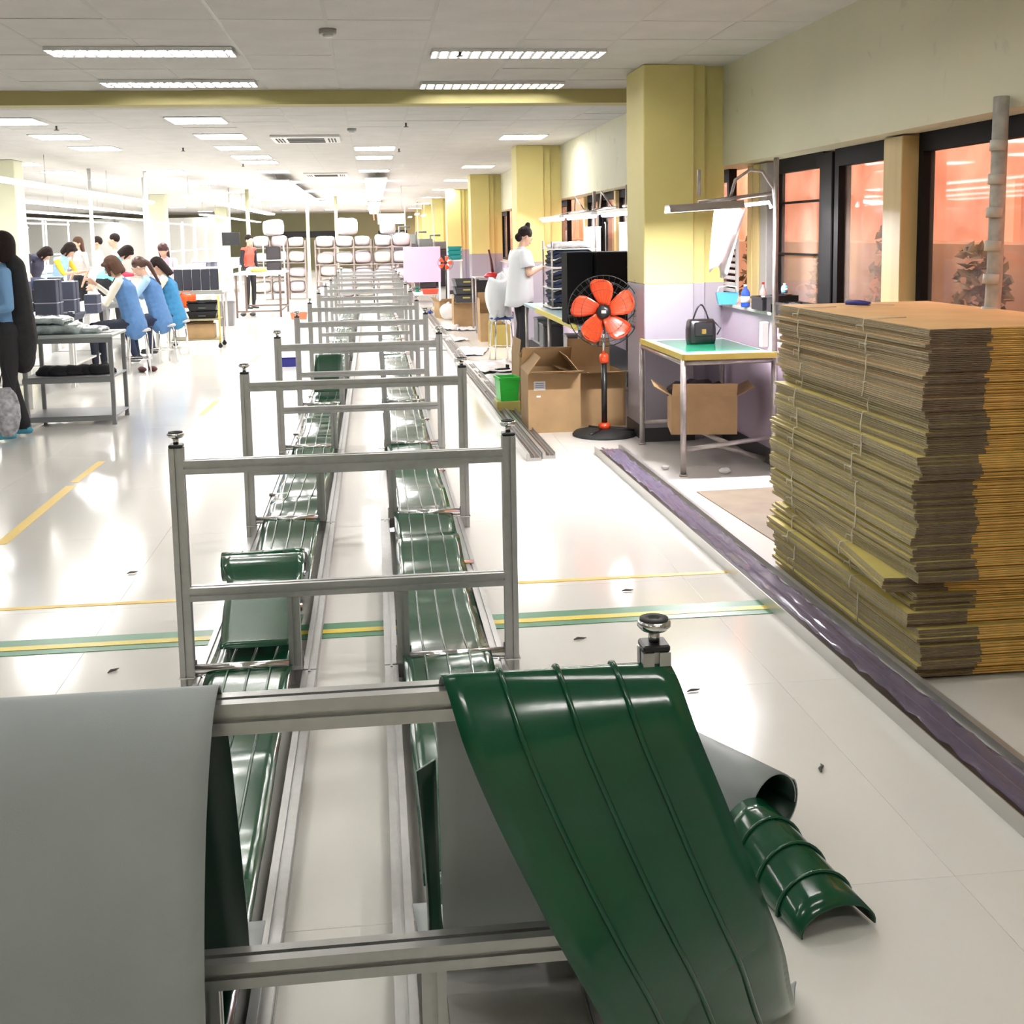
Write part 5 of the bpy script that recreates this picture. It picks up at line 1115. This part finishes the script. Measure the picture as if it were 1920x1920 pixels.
for q, (x, y, lb) in enumerate(((-2.98, 14.15, 'white parts tray between the first and the middle seated woman'), (-3.05, 12.0, 'slate padded pack lying flat at the left bench edge'), (-3.2, 15.5, 'white parts tray before the farthest seated woman'), (-3.35, 16.6, 'white parts tray at the end of the seated row'))):
    o = thing('parts_tray', lb, 'tray', (x, y, .736)); tub(o, .16, .22, .07, .006, WHITEM if q != 1 else FOAM, 'tray_shell')
    for k in range(5): MB().box((R.uniform(-.08, .08), -.14+.07*k, .05), (.06, .04, .05), bev=.006, rz=R.uniform(-.5, .5)).build('small_part', [FOAM, PAPER, mat('grey_core', (.16, .18, .20), .5)][k % 3], o)
# divider with dark panels, trolley, crates
dv = thing('panel_divider', 'white framed divider filled with tall dark slate panels beyond the seated row', 'divider', (-2.86, 17.2, 0))
for x in (0, .70): MB().box((x, 0, .62), (.03, .03, 1.24), bev=.003).build('post', WHITEM, dv)
MB().box((.35, 0, 1.10), (.70, .035, .03)).build('top_rail', WHITEM, dv); MB().box((.35, 0, .76), (.70, .035, .03)).build('bottom_rail', mat('steel_rail', (.4, .4, .35), .4), dv)
for k in range(5): MB().box((.10+.125*k, .0, .93), (.118, .05, .30), bev=.006).build('slate_panel', mat('dark_slate_panel', (.035, .037, .055), .6), dv)
for x, y in ((0, .4), (.70, .4)): MB().box((x, y, .37), (.03, .03, .74)).build('leg', WHITEM, dv)
MB().box((.35, .22, .735), (.76, .50, .02)).build('shelf', mat('bench_grey', (.40, .40, .40), .4), dv)
YT = mat('yellow_cart_tube', (.60, .50, .12), .4)
ct_ = thing('yellow_trolley', 'yellow and steel trolley with castors carrying black crates at the end of the seated row', 'trolley', (-2.82, 16.6, 0))
for x, y, m in ((.0, 0, TUBEM), (.68, 0, YT), (0, .45, TUBEM), (.68, .45, TUBEM)): 
    MB().tube([(x, y, .06), (x, y, .72)], .014, 8).build('upright', m, ct_); MB().lathe((x, y-.012, .03), [(.03, 0), (.03, .024)], 14, ax=(0, 1, 0)).box((x, y, .06), (.03, .03, .02)).build('castor', BLACK, ct_)
for z in (.12, .40): MB().box((.34, .22, z), (.68, .44, .014), bev=.003).tube([(0, 0, z), (.68, 0, z)], .010, 8).tube([(0, .45, z), (.68, .45, z)], .010, 8).build('deck', mat('deck_olive', (.30, .27, .15), .5), ct_)
for k in range(3):
    o = thing('black_crate', ['lower black crate on the trolley top deck', 'upper black crate on the trolley top deck', 'thin black lid lying over the two trolley crates'][k], 'crate', (-2.38, 16.82, .408+[0, .11, .215][k]), .03*k, 'black crates on the trolley'); tub(o, .20, .16, [.10, .10, .03][k], .006, BLACK, 'crate_shell'); MB().box((0, -.163, .04 if k < 2 else .015), (.10, .008, .02)).build('handle', mat('dull_metal', (.12, .12, .12), .4, .7), o)
open_box('carton_box', 'brown cardboard box on the bottom deck of the yellow trolley', (-2.42, 16.8, .128), 0, (.38, .30, .20), (1, 0, 0, 1), (.3, .4, 1, .2), .5)
o = thing('orange_bag', 'bright orange folded bag hanging under the dark panels, above the trolley', 'bag', (-2.62, 16.93, .55)); g = [[(-.13+.26*i/7, .02*math.sin(i*1.2), .19-.19*j/5-.06*abs(i-3.5)/3.5*j/5+.01*math.sin(i+j)) for i in range(8)] for j in range(6)]
MB().sheet(g, .01).build('bag_cloth', mat('bright_orange_cloth', (.95, .13, .02), .5), o); MB().tube([(-.08, 0, .18), (-.05, 0, .23), (.05, 0, .23), (.08, 0, .18)], .006, 6).build('handle', mat('bright_orange_cloth', (.95, .13, .02), .5), o)
o = thing('purple_pouch', 'purple cloth pouch on the trolley below the orange bag', 'bag', (-2.68, 16.66, .408)); g = [[(-.06+.12*i/5, .015*math.sin(i*1.2), .16-.16*j/4) for i in range(6)] for j in range(5)]
MB().sheet(g, .01).build('pouch_cloth', mat('purple_cloth', (.35, .10, .35), .7), o); MB().tube([(-.03, 0, .15), (0, 0, .19), (.03, 0, .15)], .004, 6).build('strap', mat('purple_cloth', (.35, .10, .35), .7), o)
o = thing('grey_bin', 'narrow grey waste bin standing right of the yellow trolley', 'bin', (-2.56, 20.9, 0)); tub(o, .13, .13, .42, .008, mat('bin_grey', (.22, .21, .22), .5)); MB().box((0, 0, .425), (.25, .25, .02), bev=.006).build('rim_lid', mat('bin_grey', (.22, .21, .22), .5), o)
o = thing('white_sack', 'pair-necked white sack behind the grey waste bin', 'sack', (-2.75, 22.0, 0)); MB().ball((0, 0, .22), (.20, .16, .24), 14).build('sack_body', PLASTICW, o); MB().tube([(0, 0, .42), (.03, 0, .52)], [.05, .02], 8).build('tied_neck', PLASTICW, o)
o.children[0].location = (0, 0, .0)

# far white table
BT = mat('brown_tube', (.16, .11, .09), .4)
ft_ = thing('white_top_table', 'white topped table on brown tube legs standing alone in the far aisle', 'table', (-2.62, 22.8, 0))
MB().box((.44, .85, .83), (.92, 1.8, .035), bev=.004).build('table_top', WHITE, ft_)
for x, y in ((0.02, .02), (.84, .02), (.02, 1.7), (.86, 1.7)): MB().tube([(x, y, 0), (x, y, .815)], .022, 8).build('leg', BT, ft_)
for a, b in (((.02, .02, .12), (.84, .02, .12)), ((.02, 1.7, .14), (.86, 1.7, .14)), ((.84, .02, .12), (.86, 1.7, .14))): MB().tube([a, b], .015, 8).build('brace', BT, ft_)
o = thing('yellow_gloves', 'crumpled yellow cloth on the far white topped table', 'cloth', (-2.25, 23.6, .85)); mb = MB(); mb.ball((0, 0, .03), (.17, .2, .05), 12); mb.v = [(a+.04*noise.noise(Vector((a, b, c))*12), b, max(0, c+.03*noise.noise(Vector((c, b, a))*12))) for a, b, c in mb.v]; mb.build('yellow_cloth', mat('mustard_cloth', (.70, .60, .08), .7), o)
o = thing('white_bundle', 'white cloth lump left of the yellow cloth on the far table', 'cloth', (-2.40, 24.2, .85)); MB().ball((0, 0, .03), (.15, .18, .06), 12).build('cloth_lump', PAPER, o)
o = thing('dark_shoes', 'pair of dark shoes on the floor brace of the far white topped table', 'shoes', (-2.45, 23.3, 0)); 
for s in (-1, 1): MB().ball((s*.09, 0, .04), (.06, .14, .04), 12).build('shoe', mat('dark_shoe', (.03, .03, .035), .5), o)
o = thing('orange_mat', 'orange plastic tub at the left of the far conveyor frames', 'tub', (-1.30, 20.6, .10)); tub(o, .14, .10, .12, .006, mat('coral_plastic', (.90, .20, .10), .5), 'tub_shell'); MB().box((0, 0, -.05), (.2, .16, .10)).build('stand', WHITEM, o)
o = thing('navy_box', 'small navy blue box on the floor left of the fourth frame', 'box', (-1.02, 14.0, .0)); MB().box((0, 0, .05), (.17, .22, .10), bev=.006).build('box_body', mat('navy_plastic', (.02, .02, .22), .4), o); MB().box((0, 0, .105), (.18, .23, .012), bev=.003).build('lid', mat('navy_plastic', (.02, .02, .22), .4), o)
# machines with black panels behind the far table
for q, (x, y, z) in enumerate(((-2.15, 26.2, .72), (-2.15, 26.2, 1.04))):
    o = thing('black_monitor', ['lower', 'upper'][q]+' black cabinet of the pair behind the far white table', 'cabinet', (x, y, z), 0, 'black cabinets behind the far table'); MB().box((0, 0, .14), (.30, .3, .28), bev=.008).build('cabinet_body', BLACK, o); MB().box((0, -.155, .14), (.26, .012, .24)).build('front_panel', mat('panel_dark', (.04, .035, .04), .3), o)
o = thing('white_frame_rack', 'white tube rack carrying the black cabinets behind the far table', 'rack', (-2.15, 26.2, 0))
for x in (-.22, .22): MB().tube([(x, 0, 0), (x, 0, 1.4)], .015, 8).build('upright', WHITEM, o)
for z in (.70, 1.02): MB().box((0, 0, z), (.44, .32, .015)).build('shelf', WHITEM, o)

# far racks with white wrapped bundles
q = 0
BW = [mat('white_bundle_wrap', (.52, .50, .51), .45, nz=.04, bump=.4, bscale=14), mat('pinkish_bundle_wrap', (.50, .42, .44), .45, nz=.06, bump=.4, bscale=14), mat('cream_bundle_wrap', (.62, .58, .52), .45, nz=.04, bump=.4, bscale=14)]
bms = []
for k in range(5):
    rings = []
    for i, (t, r) in enumerate(((-1, .55), (-.92, .85), (-.6, 1), (0, 1.04), (.6, 1), (.92, .85), (1, .5))):
        rings.append([Vector((t*.19, .16*r*math.cos(2*PI*j/12)*(1+.12*noise.noise(Vector((t*2, j, k)))), .145*r*abs(math.sin(2*PI*j/12))**.7*math.copysign(1, math.sin(2*PI*j/12))*(1+.15*noise.noise(Vector((t*2, j*.8, k+9))))+.15)) for j in range(12)])
    bms.append(rings)
for r_, (x0, y, n_) in enumerate(((-1.25, 26.6, 3), (.02, 26.6, 2), (-2.9, 29.5, 3), (-1.3, 29.6, 3), (.1, 29.2, 2))):
    rk = thing('bundle_rack', ['brown rack of white bundles at the end of the conveyor, front left', 'brown rack of white bundles at the end of the conveyor, front right', 'rear rack of white bundles, leftmost', 'rear rack of white bundles, middle one', 'rear rack of white bundles, rightmost'][r_], 'rack', (x0, y, 0), 0, 'bundle racks beyond the conveyor')
    for x in [i*.42 for i in range(n_+1)]: MB().box((x-.01, 0, .72), (.03, .35, 1.44)).build('upright', mat('rack_brown', (.30, .24, .22), .6), rk)
    for lv in range(4):
        MB().box((n_*.21-.01, 0, .15+lv*.37), (n_*.42, .38, .02)).build('shelf', mat('rack_brown', (.30, .24, .22), .6), rk)
        for c in range(n_):
            if R.random() < .06: continue
            me_ = MB().loft(bms[q % 5], 0, True).mesh('wrapped_bundle', BW[(q*7+r_) % 3]) if q < 15 else bpy.data.objects[_bn[q % 15]].data
            if q < 15:
                if q == 0: _bn = []
            o = put('wrapped_bundle', me_, None, (x0+.20+c*.42, y-.02, .16+lv*.37), R.uniform(-.1, .1), 'white bundle on the %s shelf of the %s, %s' % (['lowest', 'second', 'third', 'top'][lv], ['front left rack', 'front right rack', 'rear left rack', 'rear middle rack', 'rear right rack'][r_], (['left one', 'middle one', 'right one'] if n_ == 3 else ['left one', 'right one'])[c]), 'bundle', 'white wrapped bundles')
            o.scale = (R.uniform(.92, 1.1), R.uniform(.9, 1.1), R.uniform(.82, 1.05)); o.rotation_euler[1] = R.uniform(-.08, .08)
            if q < 15: _bn.append(o.name)
            q += 1
for k, (x, y, z, s) in enumerate(((-.55, 26.6, 1.545, 1.25), (.35, 26.7, 1.545, .9), (-2.4, 29.5, 1.56, 1.3))):
    o = put('large_white_sack', MB().loft([[p*s for p in r] for r in bms[k]], 0, True).mesh('large_white_sack', BW[0]), None, (x, y, z), .1*k, ['big white sack heaped on top of the end rack, left half', 'white sack on top of the end rack, right half', 'big white sack on top of the rear left rack'][k], 'sack', 'sacks on top of the racks')
# blank white board hanging over the right half of the end rack
o = thing('hanging_board', 'blank white board hung from the ceiling above the front right rack', 'board', (.45, 27.6, 1.90)); MB().box((0, 0, 0), (.62, .03, .24), bev=.004).build('panel', WHITE, o)
for x in (-.25, .25): MB().tube([(x, 0, .12), (x, 0, CZ-1.90)], .006, 6).build('hanger_wire', STEEL, o)
for q, x in enumerate((.06, .16)): MB().tube([(x, 30, 1.9), (x*.6, 30, CZ)], .02, 6).build('orange_pipe', mat('salmon_pipe', (.90, .35, .22), .5), label='salmon orange vertical pipe, %s of the pair above the end rack' % ['left one', 'right one'][q], cat='pipe', group='salmon pipes')
# white stack at the end of the conveyor right side and dark machines
o = thing('white_pallet_load', 'tall pale stack of layered sheets right of the end rack', 'stack', (.75, 27.2, 0))
for k in range(8): MB().box((R.uniform(-.02, .02), 0, .07+.15*k), (.42-.02*k, .5, .13), bev=.02).build('layer', BW[k % 3], o)
for q, (x, y, h) in enumerate(((.95, 33, 1.75), (1.45, 34, 1.6), (1.9, 35, 1.5), (.7, 36, 1.85))):
    o = thing('dark_machine', 'dark far machine, %s of the group before the far wall' % ['nearest', 'second', 'third', 'farthest'][q], 'machine', (x, y, 0), .1*q, 'dark machines at the far end')
    mb = MB().box((0, 0, h*.36), (.62, .6, h*.72), bev=.02); mb.build('machine_body', mat('machine_dark', (.07, .06, .07), .5), o)
    MB().box((.05, 0, h*.80), (.40, .4, h*.16), bev=.02).tube([(-.2, 0, h*.7), (-.2, 0, h), (.1, 0, h)], .03, 8).build('machine_head', mat('machine_grey', (.22, .25, .25), .5), o)
    MB().tube([(.32, 0, 0), (.32, 0, CZ-.2)], .015, 6).build('power_pole', WHITEM, o)

# rows of benches filling the left half of the hall
rows = [(-6.1, 15.5, 6), (-7.9, 17.0, 7), (-9.9, 20.0, 7), (-4.1, 25.5, 6), (-11.6, 24.0, 6)]
ORD2 = ['nearest', 'second', 'third', 'fourth', 'fifth', 'sixth', 'seventh']
RW = ['first', 'second', 'third', 'fourth', 'fifth']
proto = None; pcol = [WHITEM, PAPER, mat('pale_blue_bin', (.45, .55, .62), .5), mat('slate_bin', (.12, .13, .17), .6), mat('lilac_bin', (.60, .52, .62), .5)]
pm_ = []
for c in pcol:
    mb = MB(); mb.box((0, 0, .10), (.30, .36, .20), bev=.015).box((0, 0, .21), (.32, .38, .02), bev=.006); pm_.append(mb.mesh('storage_carton', c))
for r_, (x, y0, n_) in enumerate(rows):
    for k in range(n_):
        y = y0+1.95*k; lab = 'white assembly bench with uprights, %s of the %s hall row behind the seated row' % (ORD2[k], RW[r_])
        if proto is None: proto = bench((x, y, 0), 1.8, .7, lab, 'benches of the hall rows')
        else: b_ = dup(proto, (x, y, 0), 0, lab)
        for j in range(3):
            cc = R.randrange(5); zz = .736; ux = x+R.uniform(-.08, .15); uy = y-.6+.6*j
            put('storage_carton', pm_[cc], None, (ux, uy, zz), R.uniform(-.1, .1), '%s carton, %s along the %s bench of the %s hall row' % (['white', 'chalk white', 'pale blue', 'slate', 'lilac'][cc], ['first', 'middle', 'last'][j], ORD2[k], RW[r_]), 'carton', 'cartons on the hall benches')
        if k % 2 == 0:
            o = thing('sewing_machine', 'white sewing machine standing on the %s bench of the %s hall row' % (ORD2[k], RW[r_]), 'machine', (x-.25, y+.28, .736), 0, 'machines on the hall benches')
            MB().box((0, 0, .03), (.16, .40, .06), bev=.01).box((0, .15, .14), (.12, .10, .18), bev=.02).box((0, -.02, .25), (.11, .40, .08), bev=.02).build('machine_body', WHITEM, o); MB().tube([(0, -.18, .22), (0, -.18, .07)], .012, 8).build('needle_bar', CHROME, o)
for q, (x, y, z, sx, sz, m, lb) in enumerate(((-5.6, 19.4, .74, .22, .30, mat('bright_red_cloth', (.80, .04, .06), .7), 'bright red cloth bundle behind the pale pillar'), (-5.35, 19.3, .74, .28, .22, NAVY, 'navy cloth bundle right of the red one'), (-3.2, 27.5, 1.35, .22, .30, BLACK, 'black screen hanging above the heads of the seated row'))):
    if q < 2:
        mb = MB(); mb.ball((0, 0, sz/2), (sx, sx*.9, sz/2), 14); mb.v = [(a+.04*noise.noise(Vector((a, b, c))*10+Vector((q, 0, 0))), b, c) for a, b, c in mb.v]; mb.build('cloth_bundle', m, loc=(x, y, z), label=lb, cat='cloth')
    else:
        o = thing('hanging_screen', lb, 'screen', (x, y, z)); MB().box((0, 0, sz/2), (sx*1.8, .04, sz), bev=.006).build('screen_panel', BLACK, o); MB().tube([(0, 0, sz), (0, 0, CZ-z)], .015, 6).build('mount_pole', WHITEM, o)
for q, (x, y) in enumerate(((-3.75, 20.5), (-4.45, 19.6), (-4.15, 22.5), (-2.9, 28.5), (-1.75, 33), (-1.0, 34))):
    MB().tube([(0, 0, 0), (0, 0, CZ)], .03 if q < 3 else .045, 8).build('white_post', WHITEM if q < 3 else mat('pale_yellow_post', (.78, .76, .45), .5), loc=(x, y, 0), label=['slim white post behind the nearest seated woman', 'slim white post crossing the cyan jacket', 'slim white post right of the tall worker in white', 'pale yellow post left of the far racks', 'pale yellow post behind the rear racks', 'pale yellow post nearest the salmon pipes'][q], cat='post', group='posts of the hall')
